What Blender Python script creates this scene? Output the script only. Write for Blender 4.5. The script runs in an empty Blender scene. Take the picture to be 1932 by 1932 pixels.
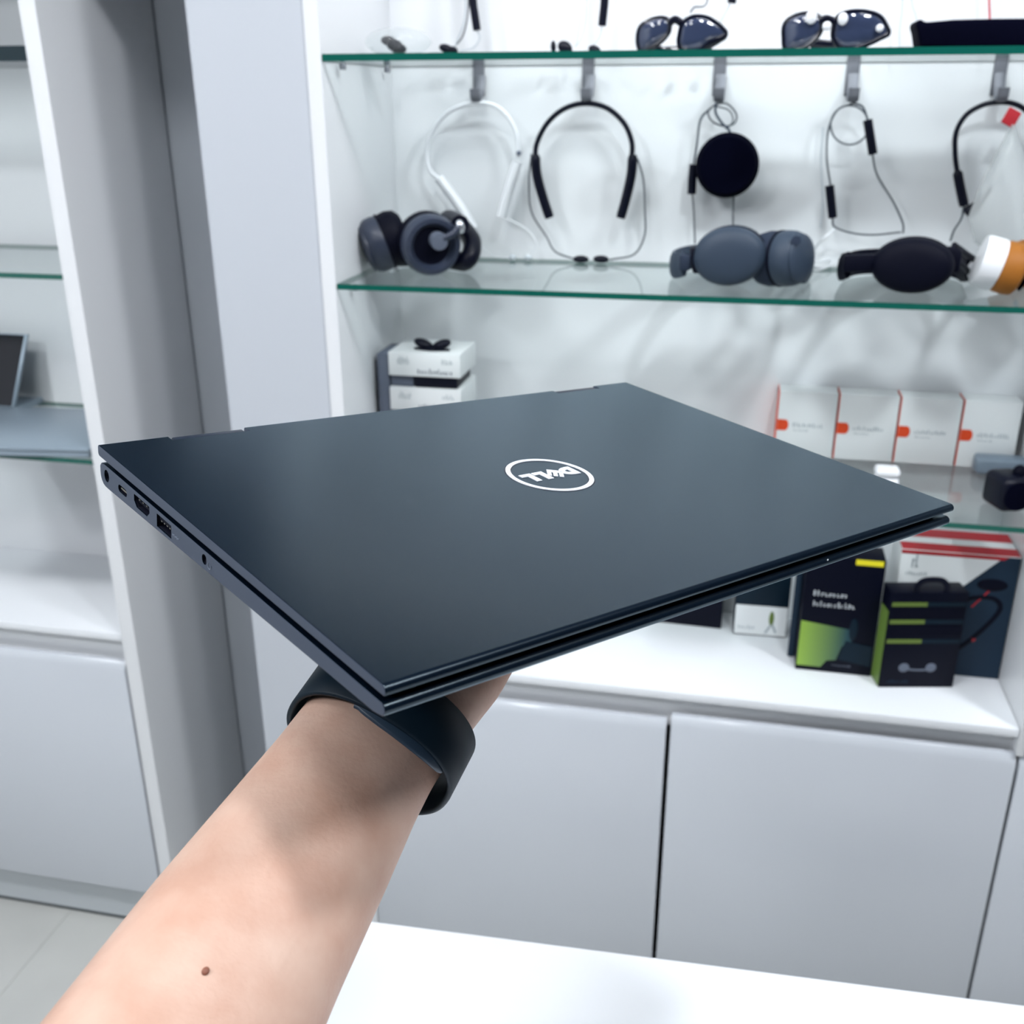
import bpy, bmesh, math, random
from mathutils import Vector as V, Matrix

# ------------------------------------------------------------------ camera
SC = bpy.context.scene
COL = SC.collection
F_PX, CX = 1946.0, 966.0
CAM = V((0, 0, 1.45))
pit, rol, yaw = [math.radians(a) for a in (21.8706, 0.1757, -12.127)]
FW = V((math.sin(yaw) * math.cos(pit), math.cos(yaw) * math.cos(pit), -math.sin(pit)))
r0 = V((math.cos(yaw), -math.sin(yaw), 0)); d0 = FW.cross(r0)
RT = r0 * math.cos(rol) + d0 * math.sin(rol)
DN = -r0 * math.sin(rol) + d0 * math.cos(rol)
cd = bpy.data.cameras.new('camera'); cam = bpy.data.objects.new('camera', cd); COL.objects.link(cam)
cam.matrix_world = Matrix(((RT.x, -DN.x, -FW.x, CAM.x), (RT.y, -DN.y, -FW.y, CAM.y), (RT.z, -DN.z, -FW.z, CAM.z), (0, 0, 0, 1)))
cd.sensor_width = 36; cd.lens = 36 * F_PX / 1932; cd.clip_start = 0.02
cd.dof.use_dof = True; cd.dof.focus_distance = 0.42; cd.dof.aperture_fstop = cd.lens / 2.1
SC.camera = cam
SC.view_settings.view_transform = 'Standard'; SC.view_settings.look = 'None'
SC.view_settings.gamma = 1; SC.view_settings.use_curve_mapping = False
SC.view_settings.exposure = -0.08
SC.cycles.max_bounces = 4; SC.cycles.diffuse_bounces = 2; SC.cycles.glossy_bounces = 2; SC.cycles.transmission_bounces = 4; SC.cycles.transparent_max_bounces = 8
SC.cycles.adaptive_threshold = 0.025; SC.cycles.caustics_reflective = False; SC.cycles.caustics_refractive = False

# ------------------------------------------------------------------ world and room lights
w = bpy.data.worlds.new('world'); SC.world = w; w.use_nodes = True
w.node_tree.nodes['Background'].inputs[0].default_value = (0.85, 0.92, 1, 1)
w.node_tree.nodes['Background'].inputs[1].default_value = 0.3
CEIL = 2.75
# ceiling downlights: x, y, watts, diameter
LAMPS = [(-1.35, 0.2, 13, .36), (-0.5, 0.25, 7, .36), (0.45, 0.25, 18, .17), (1.25, 0.4, 30, .36), (-1.7, -0.9, 32, .36), (-0.7, -1.3, 18, .36)]


def ray(u, v): return RT * (u - CX) + DN * (v - CX) + FW * F_PX
def P(u, v, Y): k = ray(u, v); return CAM + k * (Y / k.y)          # point of a vertical plane parallel to the wall
def PZ(u, v, z): k = ray(u, v); return CAM + k * ((z - CAM.z) / k.z)  # point of a level plane
def PD(u, v, d): return CAM + ray(u, v) * (d / F_PX)                 # point at a distance
def mpp(u, v, Y): return (P(u + 1, v, Y) - P(u, v, Y)).length


# ------------------------------------------------------------------ materials
def lin(c):
    return tuple(((x / 255 + 0.055) / 1.055) ** 2.4 if x > 10.3 else x / 255 / 12.92 for x in c)


def mat(name, rgb, rough=0.5, metal=0.0, spec=0.5, coat=0.0, emit=0, trans=0.0, var=None, bump=None, sss=0.0, aniso=None):
    m = bpy.data.materials.new(name); m.use_nodes = True
    nt = m.node_tree; b = nt.nodes['Principled BSDF']; c = lin(rgb)
    b.inputs['Base Color'].default_value = (*c, 1)
    b.inputs['Roughness'].default_value = rough; b.inputs['Metallic'].default_value = metal
    b.inputs['Specular IOR Level'].default_value = spec; b.inputs['Coat Weight'].default_value = coat
    b.inputs['Transmission Weight'].default_value = trans
    if emit:
        b.inputs['Emission Color'].default_value = (*c, 1); b.inputs['Emission Strength'].default_value = emit
    if sss:
        b.inputs['Subsurface Weight'].default_value = sss
        b.inputs['Subsurface Radius'].default_value = (1, .35, .2); b.inputs['Subsurface Scale'].default_value = 0.006
    tc = nt.nodes.new('ShaderNodeTexCoord')
    if var:      # (scale, second colour, detail)
        n = nt.nodes.new('ShaderNodeTexNoise'); n.inputs['Scale'].default_value = var[0]; n.inputs['Detail'].default_value = var[2]
        r = nt.nodes.new('ShaderNodeValToRGB')
        r.color_ramp.elements[0].position = .35; r.color_ramp.elements[1].position = .65
        r.color_ramp.elements[0].color = (*c, 1); r.color_ramp.elements[1].color = (*lin(var[1]), 1)
        nt.links.new(tc.outputs['Object'], n.inputs['Vector']); nt.links.new(n.outputs['Fac'], r.inputs['Fac'])
        nt.links.new(r.outputs['Color'], b.inputs['Base Color'])
    if bump:     # (scale, strength, distance)
        n = nt.nodes.new('ShaderNodeTexNoise'); n.inputs['Scale'].default_value = bump[0]; n.inputs['Detail'].default_value = 3
        bp = nt.nodes.new('ShaderNodeBump'); bp.inputs['Strength'].default_value = bump[1]; bp.inputs['Distance'].default_value = bump[2]
        nt.links.new(tc.outputs['Object'], n.inputs['Vector']); nt.links.new(n.outputs['Fac'], bp.inputs['Height'])
        nt.links.new(bp.outputs['Normal'], b.inputs['Normal'])
    return m


def glassy(name, tint, ior=1.5, rough=0.0, haze=0.0):
    m = bpy.data.materials.new(name); m.use_nodes = True; nt = m.node_tree; nt.nodes.clear()
    o = nt.nodes.new('ShaderNodeOutputMaterial'); t = nt.nodes.new('ShaderNodeBsdfTransparent')
    t.inputs[0].default_value = (*tint, 1)
    g = nt.nodes.new('ShaderNodeBsdfGlossy'); g.inputs['Roughness'].default_value = rough
    fr = nt.nodes.new('ShaderNodeFresnel'); fr.inputs[0].default_value = ior
    mx = nt.nodes.new('ShaderNodeMixShader')
    ge = nt.nodes.new('ShaderNodeNewGeometry'); mm = nt.nodes.new('ShaderNodeMath'); mm.operation = 'SUBTRACT'; mm.use_clamp = True
    nt.links.new(fr.outputs[0], mm.inputs[0]); nt.links.new(ge.outputs['Backfacing'], mm.inputs[1])
    nt.links.new(mm.outputs[0], mx.inputs[0]); nt.links.new(t.outputs[0], mx.inputs[1]); nt.links.new(g.outputs[0], mx.inputs[2])
    last = mx
    if haze:
        d = nt.nodes.new('ShaderNodeBsdfDiffuse'); d.inputs[0].default_value = (.9, .92, .93, 1)
        m2 = nt.nodes.new('ShaderNodeMixShader'); m2.inputs[0].default_value = haze
        nt.links.new(mx.outputs[0], m2.inputs[1]); nt.links.new(d.outputs[0], m2.inputs[2]); last = m2
    nt.links.new(last.outputs[0], o.inputs[0])
    return m


M = {}
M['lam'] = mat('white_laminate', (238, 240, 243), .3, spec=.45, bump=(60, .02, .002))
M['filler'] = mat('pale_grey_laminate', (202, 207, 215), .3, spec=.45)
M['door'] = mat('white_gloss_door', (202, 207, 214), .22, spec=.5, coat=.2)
M['top'] = mat('white_worktop', (238, 241, 245), .22, spec=.5)
M['wall'] = mat('wall_paint', (215, 219, 222), .7, var=(3, (208, 212, 216), 2))
M['wallgrey'] = mat('blue_grey_wall_paint', (204, 211, 220), .7, var=(3, (198, 205, 214), 2))
M['ceil'] = mat('ceiling_paint', (120, 124, 130), .8)
M['dark_wall'] = mat('dark_wall_paint', (52, 56, 64), .6, var=(4, (46, 50, 58), 2))
M['tile'] = mat('floor_tile', (196, 197, 193), .35, var=(2.2, (180, 181, 178), 4))
M['joint'] = mat('tile_joint', (182, 182, 178), .8)
M['plinth'] = mat('plinth_grey', (186, 192, 196), .35)
M['gapdark'] = mat('shadow_gap', (40, 48, 56), .7)
M['gface'] = glassy('glass_face', (.95, .978, .972))
M['gedge'] = mat('glass_edge_green', (14, 92, 80), .12, spec=.6, coat=.3)
M['gedged'] = mat('glass_edge_dark', (4, 34, 42), .15, spec=.5)
M['chrome'] = mat('hook_metal', (118, 120, 128), .5, metal=.35)
M['silver'] = mat('silver_metal', (205, 208, 214), .25, metal=.9)
M['black'] = mat('black_plastic', (4, 7, 26), .4, spec=.22)
M['blackm'] = mat('black_matte', (2, 4, 22), .6, spec=.12)
M['gloss'] = mat('black_gloss', (8, 12, 30), .22, spec=.5, coat=.2)
M['lens'] = mat('sunglass_lens', (52, 62, 88), .08, spec=.7, coat=.7)
M['cloth'] = mat('black_fabric', (2, 3, 20), .9, spec=.05, bump=(500, .4, .001))
M['grey'] = mat('slate_plastic', (50, 63, 80), .5, spec=.35)
M['grey2'] = mat('slate_cushion', (40, 50, 68), .75, spec=.25)
M['shell'] = mat('charcoal_shell', (44, 52, 70), .38, spec=.5)
M['whitep'] = mat('white_plastic', (238, 240, 244), .25, spec=.5)
M['clearc'] = mat('pale_cable', (205, 212, 218), .35)
M['darkc'] = mat('dark_cable', (70, 78, 88), .45)
M['tan'] = mat('tan_leather', (158, 98, 32), .55, spec=.3)
M['red'] = mat('red_print', (176, 26, 38), .4)
M['redtag'] = mat('red_tag', (206, 44, 56), .45)
M['casegrey'] = mat('case_grey', (116, 130, 144), .4)
M['orange'] = mat('orange_print', (226, 74, 30), .45)
M['card'] = mat('white_card', (232, 235, 236), .45)
M['grprint'] = mat('grey_print', (168, 178, 182), .6)
M['dkprint'] = mat('dark_grey_print', (92, 100, 116), .6)
M['boxgrey'] = mat('slate_card', (28, 46, 64), .5, spec=.2)
M['boxblack'] = mat('black_card', (2, 5, 24), .5, spec=.15)
M['boxteal'] = mat('dark_teal_card', (7, 28, 42), .45, spec=.2)
M['lime'] = mat('lime_print', (104, 132, 58), .45)
M['limedk'] = mat('olive_print', (96, 118, 48), .5)
M['yellow'] = mat('yellow_print', (240, 226, 40), .45)
M['paleprint'] = mat('pale_print', (205, 210, 216), .5)
M['bag'] = glassy('clear_bag', (.96, .97, .97), 1.35, .12, .36)
M['clearbox'] = glassy('clear_lid', (.95, .97, .97), 1.45, .03, .1)
def lid_finish():        # dark satin paint: navy body under a faintly blue gloss
    m = bpy.data.materials.new('laptop_lid'); m.use_nodes = True; nt = m.node_tree; nt.nodes.clear(); N_ = nt.nodes.new
    o = N_('ShaderNodeOutputMaterial'); d = N_('ShaderNodeBsdfDiffuse'); g = N_('ShaderNodeBsdfGlossy'); fr = N_('ShaderNodeFresnel'); mx = N_('ShaderNodeMixShader')
    d.inputs[0].default_value = (*lin((3, 13, 25)), 1); g.inputs['Color'].default_value = (.72, .88, .98, 1); g.inputs['Roughness'].default_value = .24; fr.inputs[0].default_value = 1.42
    tc = N_('ShaderNodeTexCoord'); n = N_('ShaderNodeTexNoise'); n.inputs['Scale'].default_value = 2600; bp = N_('ShaderNodeBump'); bp.inputs['Strength'].default_value = .05; bp.inputs['Distance'].default_value = .0004
    nt.links.new(tc.outputs['Object'], n.inputs['Vector']); nt.links.new(n.outputs['Fac'], bp.inputs['Height']); nt.links.new(bp.outputs['Normal'], g.inputs['Normal'])
    nt.links.new(fr.outputs[0], mx.inputs[0]); nt.links.new(d.outputs[0], mx.inputs[1]); nt.links.new(g.outputs[0], mx.inputs[2]); nt.links.new(mx.outputs[0], o.inputs[0])
    return m
M['lid'] = lid_finish()
M['lapside_lit'] = mat('laptop_side_lit', (70, 80, 98), .4, metal=.3, spec=.5, bump=(1800, .06, .0004))
M['lapdark'] = mat('laptop_dark', (8, 11, 28), .45)
M['hinge'] = mat('hinge_dark', (26, 36, 50), .4)
M['logo'] = mat('logo_mirror', (232, 238, 246), .18, metal=.35, spec=.7)
M['mark'] = mat('port_mark', (120, 130, 145), .6)
M['gold'] = mat('contact_metal', (170, 165, 150), .25, metal=1)
M['band'] = mat('watch_band_rubber', (7, 27, 40), .5, spec=.22)
M['tail'] = mat('watch_band_tail', (40, 58, 76), .42, spec=.45)
M['skin'] = mat('skin', (198, 168, 152), .5, spec=.3, sss=0, var=(34, (184, 147, 129), 6), bump=(420, .25, .0008))
M['mole'] = mat('mole', (120, 70, 52), .6)
M['silverlap'] = mat('silver_laptop', (150, 165, 178), .35, metal=.2)
M['screen'] = mat('dark_screen', (4, 6, 20), .12, spec=.5)
M['lampw'] = mat('lamp_ring', (240, 240, 240), .4)
M['lampe'] = mat('lamp_diffuser', (255, 250, 245), .5, emit=14); M['lampe'].cycles.emission_sampling = 'NONE'
M['shade_board'] = mat('dark_shade_board', (24, 30, 40), .45)


# ------------------------------------------------------------------ mesh helpers
def cat(pts, k=6, closed=False):
    pts = [V(p) for p in pts]; n = len(pts); out = []
    rng = n if closed else n - 1
    for i in range(rng):
        p1, p2 = pts[i], pts[(i + 1) % n]
        p0 = pts[i - 1] if (closed or i > 0) else p1 * 2 - p2
        p3 = pts[(i + 2) % n] if (closed or i + 2 < n) else p2 * 2 - p1
        for j in range(k):
            t = j / k
            out.append(.5 * ((2 * p1) + (p2 - p0) * t + (2 * p0 - 5 * p1 + 4 * p2 - p3) * t * t + (3 * p1 - p0 - 3 * p2 + p3) * t ** 3))
    if not closed: out.append(pts[-1])
    return out


def frame(n):
    n = V(n).normalized()
    a = V((0, 0, 1)) if abs(n.z) < .9 else V((1, 0, 0))
    x = a.cross(n).normalized(); y = n.cross(x)
    return x, y, n


class MB:
    def __init__(s): s.v = []; s.f = []; s.m = []

    def add(s, vs, fs, m=0):
        o = len(s.v); s.v += [tuple(p) for p in vs]; s.f += [tuple(i + o for i in f) for f in fs]; s.m += [m] * len(fs); return s

    def box(s, lo, hi, m=0):
        (a, b, c), (d, e, f) = lo, hi
        return s.add([(a, b, c), (d, b, c), (d, e, c), (a, e, c), (a, b, f), (d, b, f), (d, e, f), (a, e, f)],
                     [(0, 3, 2, 1), (4, 5, 6, 7), (0, 1, 5, 4), (1, 2, 6, 5), (2, 3, 7, 6), (3, 0, 4, 7)], m)

    def obox(s, c, x, y, z, m=0):     # oriented box, half vectors
        c, x, y, z = V(c), V(x), V(y), V(z)
        q = [c - x - y - z, c + x - y - z, c + x + y - z, c - x + y - z, c - x - y + z, c + x - y + z, c + x + y + z, c - x + y + z]
        return s.add(q, [(0, 3, 2, 1), (4, 5, 6, 7), (0, 1, 5, 4), (1, 2, 6, 5), (2, 3, 7, 6), (3, 0, 4, 7)], m)

    def prism(s, poly, d, m=0):       # 3d planar polygon swept by vector d
        n = len(poly); d = V(d); a = [V(p) for p in poly]
        return s.add(a + [p + d for p in a], [tuple(range(n))[::-1], tuple(range(n, 2 * n))] + [(i, (i + 1) % n, n + (i + 1) % n, n + i) for i in range(n)], m)

    def tube(s, pts, r, n=8, m=0, up=None, sx=1, sy=1, closed=False):
        pts = [V(p) for p in pts]; k = len(pts)
        if not isinstance(r, (list, tuple)): r = [r] * k
        vs = []; X = None
        for i, p in enumerate(pts):
            if closed: t = (pts[(i + 1) % k] - pts[i - 1])
            else: t = pts[min(i + 1, k - 1)] - pts[max(i - 1, 0)]
            t = t.normalized() if t.length > 1e-9 else V((0, 0, 1))
            if up is not None:
                X = V(up) - t * V(up).dot(t); X = X.normalized() if X.length > 1e-6 else frame(t)[0]
            elif X is None: X = frame(t)[0]
            else:
                X = X - t * X.dot(t); X = X.normalized() if X.length > 1e-6 else frame(t)[0]
            Y = t.cross(X)
            for j in range(n):
                a = 2 * math.pi * (j + .5) / n
                vs.append(p + X * (math.cos(a) * r[i] * sx) + Y * (math.sin(a) * r[i] * sy))
        fs = []
        for i in range(k if closed else k - 1):
            for j in range(n):
                a, b = i * n, ((i + 1) % k) * n
                fs.append((a + j, a + (j + 1) % n, b + (j + 1) % n, b + j))
        if not closed: fs += [tuple(range(n))[::-1], tuple(range((k - 1) * n, k * n))]
        return s.add(vs, fs, m)

    def lathe(s, prof, c, axis, n=28, m=0, ex=1.0, ey=1.0, xdir=None):   # profile (radius, height)
        x, y, z = frame(axis); c = V(c)
        if xdir is not None:
            x = (V(xdir) - z * V(xdir).dot(z)).normalized(); y = z.cross(x)
        vs = []; fs = []; k = len(prof)
        for r, h in prof:
            r = max(r, 1e-5)
            for j in range(n):
                a = 2 * math.pi * j / n
                vs.append(c + x * (r * ex * math.cos(a)) + y * (r * ey * math.sin(a)) + z * h)
        for i in range(k - 1):
            for j in range(n): fs.append((i * n + j, i * n + (j + 1) % n, (i + 1) * n + (j + 1) % n, (i + 1) * n + j))
        fs += [tuple(range(n))[::-1], tuple(range((k - 1) * n, k * n))]
        return s.add(vs, fs, m)

    def ell(s, c, x, y, z, nu=20, nv=12, m=0):   # ellipsoid with axis vectors
        c, x, y, z = V(c), V(x), V(y), V(z); vs = [c + z]; fs = []
        for i in range(1, nv):
            t = math.pi * i / nv
            for j in range(nu):
                a = 2 * math.pi * j / nu; vs.append(c + x * (math.sin(t) * math.cos(a)) + y * (math.sin(t) * math.sin(a)) + z * math.cos(t))
        vs.append(c - z); L = len(vs) - 1
        for j in range(nu): fs.append((0, 1 + j, 1 + (j + 1) % nu)); fs.append((L, 1 + (nv - 2) * nu + (j + 1) % nu, 1 + (nv - 2) * nu + j))
        for i in range(nv - 2):
            for j in range(nu): a = 1 + i * nu; fs.append((a + j, a + nu + j, a + nu + (j + 1) % nu, a + (j + 1) % nu))
        return s.add(vs, fs, m)

    def dome(s, outline, n, h, back=.004, m=0):   # bulging plate with the given outline
        o = [V(p) for p in outline]; k = len(o); n = V(n).normalized(); c = sum(o, V()) / k
        vs = [p - n * back for p in o]; rings = [(1, 0), (.93, .35), (.78, .62), (.55, .85), (.28, .97)]
        for sc, hh in rings: vs += [c + (p - c) * sc + n * (h * hh) for p in o]
        vs.append(c + n * h); fs = [tuple(range(k))[::-1]]
        for i in range(len(rings)):
            for j in range(k): fs.append((i * k + j, i * k + (j + 1) % k, (i + 1) * k + (j + 1) % k, (i + 1) * k + j))
        b = len(rings) * k
        for j in range(k): fs.append((b + j, b + (j + 1) % k, len(vs) - 1))
        return s.add(vs, fs, m)

    def build(s, name, mats, parent=None, bevel=0, seg=2, ang=38, origin=None):
        if not isinstance(mats, (list, tuple)): mats = [mats]
        me = bpy.data.meshes.new(name)
        if parent is None and origin is None:
            xs = [p[0] for p in s.v]; ys = [p[1] for p in s.v]; zs = [p[2] for p in s.v]
            origin = V(((min(xs) + max(xs)) / 2, (min(ys) + max(ys)) / 2, min(zs)))
        og = V(origin) if origin is not None else V()
        me.from_pydata([V(p) - og for p in s.v], [], s.f)
        for mm in mats: me.materials.append(M[mm])
        for p, i in zip(me.polygons, s.m): p.material_index = i
        bm = bmesh.new(); bm.from_mesh(me); bmesh.ops.recalc_face_normals(bm, faces=bm.faces[:])
        if bevel:
            es = [e for e in bm.edges if len(e.link_faces) == 2 and e.calc_face_angle(0) > .6]
            bmesh.ops.bevel(bm, geom=es, offset=bevel, segments=seg, profile=.5, affect='EDGES', clamp_overlap=True)
        bm.to_mesh(me); bm.free()
        me.polygons.foreach_set('use_smooth', [True] * len(me.polygons)); me.set_sharp_from_angle(angle=math.radians(ang)); me.update()
        o = bpy.data.objects.new(name, me); COL.objects.link(o); o.location = og
        WM[o.name] = Matrix.Translation(og)
        if parent: put(o, parent)
        return o


WM = {}
def put(o, parent):
    o.parent = parent; o.matrix_parent_inverse = WM[parent.name].inverted()


def tag(o, label, cat_, group=None, kind=None):
    o['label'] = label; o['category'] = cat_
    if group: o['group'] = group
    if kind: o['kind'] = kind
    return o


def thing(name, loc, label, cat_, group=None, kind=None):
    o = bpy.data.objects.new(name, None); COL.objects.link(o); o.location = loc; o.empty_display_size = .03
    WM[o.name] = Matrix.Translation(V(loc)); return tag(o, label, cat_, group, kind)


def struct(o): o['kind'] = 'structure'; return o


def dup(o, off, label=None, parent=None):
    c = o.copy(); COL.objects.link(c)
    if parent is None: c.location = o.location + V(off)
    else: c.parent = parent
    if label: c['label'] = label
    for ch in o.children: dup(ch, (0, 0, 0), None, c)
    return c


# ------------------------------------------------------------------ room
YF, YB = 1.32, 1.60
x0, x1, y0, y1 = -2.6, 2.6, -2.6, 1.62
fl = struct(MB().box((x0, y0, -.06), (x1, y1 + .1, -.004)).build('floor', 'joint'))
tag(fl, 'pale grey tiled shop floor', 'floor')
TS = .8
tmesh = None
for i in range(7):
    for j in range(6):
        ax, ay = -2.6 + i * TS - .16, -3.3 + j * TS + .12
        cx, cy = max(ax, x0), max(ay, y0); ex_, ey_ = min(ax + TS - .001, x1), min(ay + TS - .001, y1)
        if ex_ - cx < .02 or ey_ - cy < .02: continue
        MB().box((cx, cy, -.0045), (ex_, ey_, 0)).build('tile', 'tile', fl)
tag(struct(MB().box((x0, y1, 0), (x1, y1 + .1, CEIL)).build('wall_back', 'wallgrey')), 'pale wall behind the display cabinets', 'wall')
tag(struct(MB().box((x0 - .1, y0, 0), (x0, y1 + .1, CEIL)).build('wall_left', 'wall')), 'pale side wall at the far left', 'wall')
tag(struct(MB().box((x1, y0, 0), (x1 + .1, y1 + .1, CEIL)).build('wall_right', 'dark_wall')), 'dark side wall at the far right', 'wall')
tag(struct(MB().box((x0, y0 - .1, 0), (x1, y0, CEIL)).build('wall_front', 'dark_wall')), 'dark wall behind the photographer', 'wall')
tag(struct(MB().box((x0, y0, CEIL), (x1, y1 + .1, CEIL + .1)).build('ceiling', 'ceil')), 'white shop ceiling', 'ceiling')
for i, (lx, ly, wt, dm) in enumerate(LAMPS):
    rr = dm / 2
    t = thing('ceiling_light', (lx, ly, CEIL), 'round white recessed ceiling downlight', 'light', 'ceiling downlights')
    MB().lathe([(rr + .006, 0), (rr + .02, -.002), (rr + .02, -.014), (rr + .003, -.016), (rr + .001, -.004)], (lx, ly, CEIL), (0, 0, 1)).build('trim_ring', 'lampw', t)
    MB().lathe([(rr, -.002), (rr, -.008), (.02, -.0085)], (lx, ly, CEIL), (0, 0, 1)).build('diffuser', 'lampe', t)
    ld = bpy.data.lights.new('downlight', 'AREA'); ld.shape = 'DISK'; ld.size = dm; ld.energy = wt; ld.color = (.90, .945, 1)
    lo = bpy.data.objects.new('downlight', ld); COL.objects.link(lo); lo.location = (lx, ly, CEIL - .022)
    WM[lo.name] = Matrix.Translation(lo.location); put(lo, t)


# ------------------------------------------------------------------ display cabinets
HT = 2.74
def cabinet(xa, xb, ta, tb, zd, zbot, doors, label, inset_l=True, inset_r=True, plinth=True, drop=()):
    """xa..xb clear inner width, ta/tb side panel thickness, zd door top, doors = list of (x0, x1)"""
    t = thing('display_cabinet', ((xa + xb) / 2, (YF + YB) / 2, 0), label, 'cabinet')
    MB().box((xa, YB, .0), (xb, YB + .012, HT)).build('back_panel', 'lam', t)
    for (a, b, ins) in ((xa - ta, xa, inset_l), (xb, xb + tb, inset_r)):
        yz = [(YF, HT), (YB + .012, HT), (YB + .012, 0)] + ([(YF, 0)] if ins else [(YF + .024, 0), (YF + .024, zd + .002), (YF, zd + .002)])
        MB().prism([(a, y, z) for y, z in yz], (b - a, 0, 0)).build('side_panel', 'lam', t, bevel=.0012)
    MB().box((xa, YF + .028, zd - .03), (xb, YF + .046, .628)).build('rail', 'lam', t)
    MB().box((xa, YF + .03, .09), (xb, YF + .048, .105)).build('bottom_panel', 'lam', t)
    MB().box((xa, YF + .022, .012), (xb, YF + .036, zbot)).build('plinth', 'plinth', t)
    MB().box((xa, YF + .027, .0005), (xb, YF + .034, .0125)).build('plinth_gap_shade', 'gapdark', t)  # solid dark strip that paints in the shade under the plinth
    for k, (a, b) in enumerate(doors):
        dz = drop[k] if k < len(drop) else 0
        pr = [(YF, zbot), (YF, zd - .013 + dz), (YF + .008, zd + dz), (YF + .018, zd + dz), (YF + .018, zbot)]
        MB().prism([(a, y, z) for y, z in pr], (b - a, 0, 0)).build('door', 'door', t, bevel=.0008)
    return t


ZC = .642
cabinet(-.525, .430, .02, .0105, .599, .1, [(-.523, -.0508), (-.0438, .4325)], 'white display cabinet with glass shelves of headphones and two plain doors', True, False, drop=(-.009, 0))
cabinet(-1.9, -.937, .02, .025, .583, .1, [(-1.896, -1.425), (-1.42, -.9415)], 'white display cabinet at the left with laptops on a glass shelf')
cabinet(.452, 1.40, .0105, .02, .599, .1, [(.4375, .92), (.925, 1.398)], 'white cabinet at the right edge, mostly out of view', False, True)
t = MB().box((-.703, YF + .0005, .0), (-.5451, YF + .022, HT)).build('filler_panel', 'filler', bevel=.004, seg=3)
tag(t, 'broad white upright filler panel left of the headphone shelves', 'panel')
for a, b, lb, z in ((-.525, .430, 'white worktop under the headphone shelves with green and black boxes', ZC), (-1.9, -.937, 'white worktop under the laptop shelf at the left', .638), (.452, 1.4, 'white worktop of the cabinet at the right edge', ZC)):
    tag(MB().box((a + .0005, YF + .004, z - .014), (b - .0005, YB - .0005, z)).build('worktop', 'top', bevel=.0015), lb, 'worktop')


def glass_shelf(xa, xb, z, th, label, edge='gedge'):
    m = MB(); lo = (xa + .001, YF + .002, z - th); hi = (xb - .001, YB - .001, z)
    m.box(lo, hi); m.m = [0, 0, 1, 1, 1, 1]
    o = m.build('glass_shelf', ['gface', edge]); tag(o, label, 'shelf', 'glass shelves')
    q = MB()
    for x in (xa + .009, xb - .009):
        for y in (YF + .05, YB - .05):
            q = MB(); q.lathe([(.0045, 0), (.0045, .006), (.003, .008)], (x, y, z - th - .0085), (0, 0, 1), 12).build('shelf_pin', 'chrome', o)
    return o
Z1, Z2, Z3 = 1.5015, 1.2185, .9395
glass_shelf(-.525, .430, Z1, .0085, 'green edged glass shelf holding sunglasses, top one in view')
glass_shelf(-.525, .430, Z2, .0075, 'green edged glass shelf holding four headphones')
glass_shelf(-.525, .430, Z3, .0075, 'green edged glass shelf holding small white boxes')
glass_shelf(-1.9, -.937, 1.516, .019, 'thick dark glass shelf at the top left corner', 'gedged')
glass_shelf(-1.9, -.937, 1.2185, .0075, 'empty glass shelf above the laptops at the left')
glass_shelf(-1.9, -.937, Z3, .0075, 'glass shelf carrying the silver laptop at the left')
glass_shelf(.452, 1.4, Z3, .0075, 'glass shelf of the cabinet at the right edge')

tag(struct(MB().prism([(x0 + .001, YF - .02, 1.73), (-.54, YF - .02, 1.73), (-.54, YF - .02, 1.88), (x1 - .001, YF - .02, 1.88), (x1 - .001, YF - .02, HT), (x0 + .001, YF - .02, HT)], (0, .02, 0)).build('added_board', 'shade_board', bevel=.002)), 'added unseen dark board above the cabinets, darkening the laptop lid reflection', 'shade_board')  # added unseen board, stepped lower at left so the laptop lid reflects dark

# added unseen light strip, brightens the cabinet top mirrored in the laptop lid
t = thing('added_light_strip', (-.05, YF + .012, 1.87), 'added unseen light strip inside the top of the headphone cabinet', 'light')
MB().box((-.5, YF + .002, 1.87), (.4, YF + .022, 1.884)).build('housing', 'lampw', t, bevel=.001)
MB().box((-.49, YF + .005, 1.867), (.39, YF + .02, 1.8705)).build('diffuser', 'lampe', t)
ld = bpy.data.lights.new('strip', 'AREA'); ld.shape = 'RECTANGLE'; ld.size = .86; ld.size_y = .014; ld.energy = 2.4; ld.color = (.9, .945, 1)
lo = bpy.data.objects.new('strip', ld); COL.objects.link(lo); lo.location = (-.05, YF + .014, 1.864); lo.rotation_euler = (math.radians(55), 0, 0)
WM[lo.name] = Matrix.Translation(lo.location); put(lo, t)

# foreground table
t = thing('table', (0, .2, 0), 'bright white table top in the foreground below the laptop', 'table')
tp = [(-.285, .594), (.9, .64), (.93, -.06), (-.258, -.105)]
MB().prism([(x, y, .815) for x, y in tp], (0, 0, .035)).build('table_top', 'top', t, bevel=.002)
for x, y in ((-.24, .53), (.84, .57), (.86, 0), (-.22, -.05)):
    MB().box((x - .025, y - .025, 0), (x + .025, y + .025, .8155)).build('leg', 'lam', t, bevel=.003)

# ------------------------------------------------------------------ the dark laptop in the hand
LO = V((-.26012, .37172, 1.31376)); EX = V((.6092, .7883, -.0866)).normalized(); EY = V((.7848, -.6153, -.0744))
EY = (EY - EX * EX.dot(EY)).normalized(); UP = EX.cross(EY).normalized()
if UP.z < 0: UP = -UP
LW, LH = .3245, .2205
def L(x, y, t): return LO + EX * x + EY * y - UP * t         # laptop frame: along hinge, towards front edge, downwards


def arcp(cx, cy, r, a0, a1, n=6): return [(cx + r * math.cos(math.radians(a0 + (a1 - a0) * i / n)), cy + r * math.sin(math.radians(a0 + (a1 - a0) * i / n))) for i in range(n + 1)]


lap = thing('laptop', L(LW / 2, LH / 2, .0145), 'dark slate closed laptop held up on a hand, lid logo facing up', 'laptop')
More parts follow.
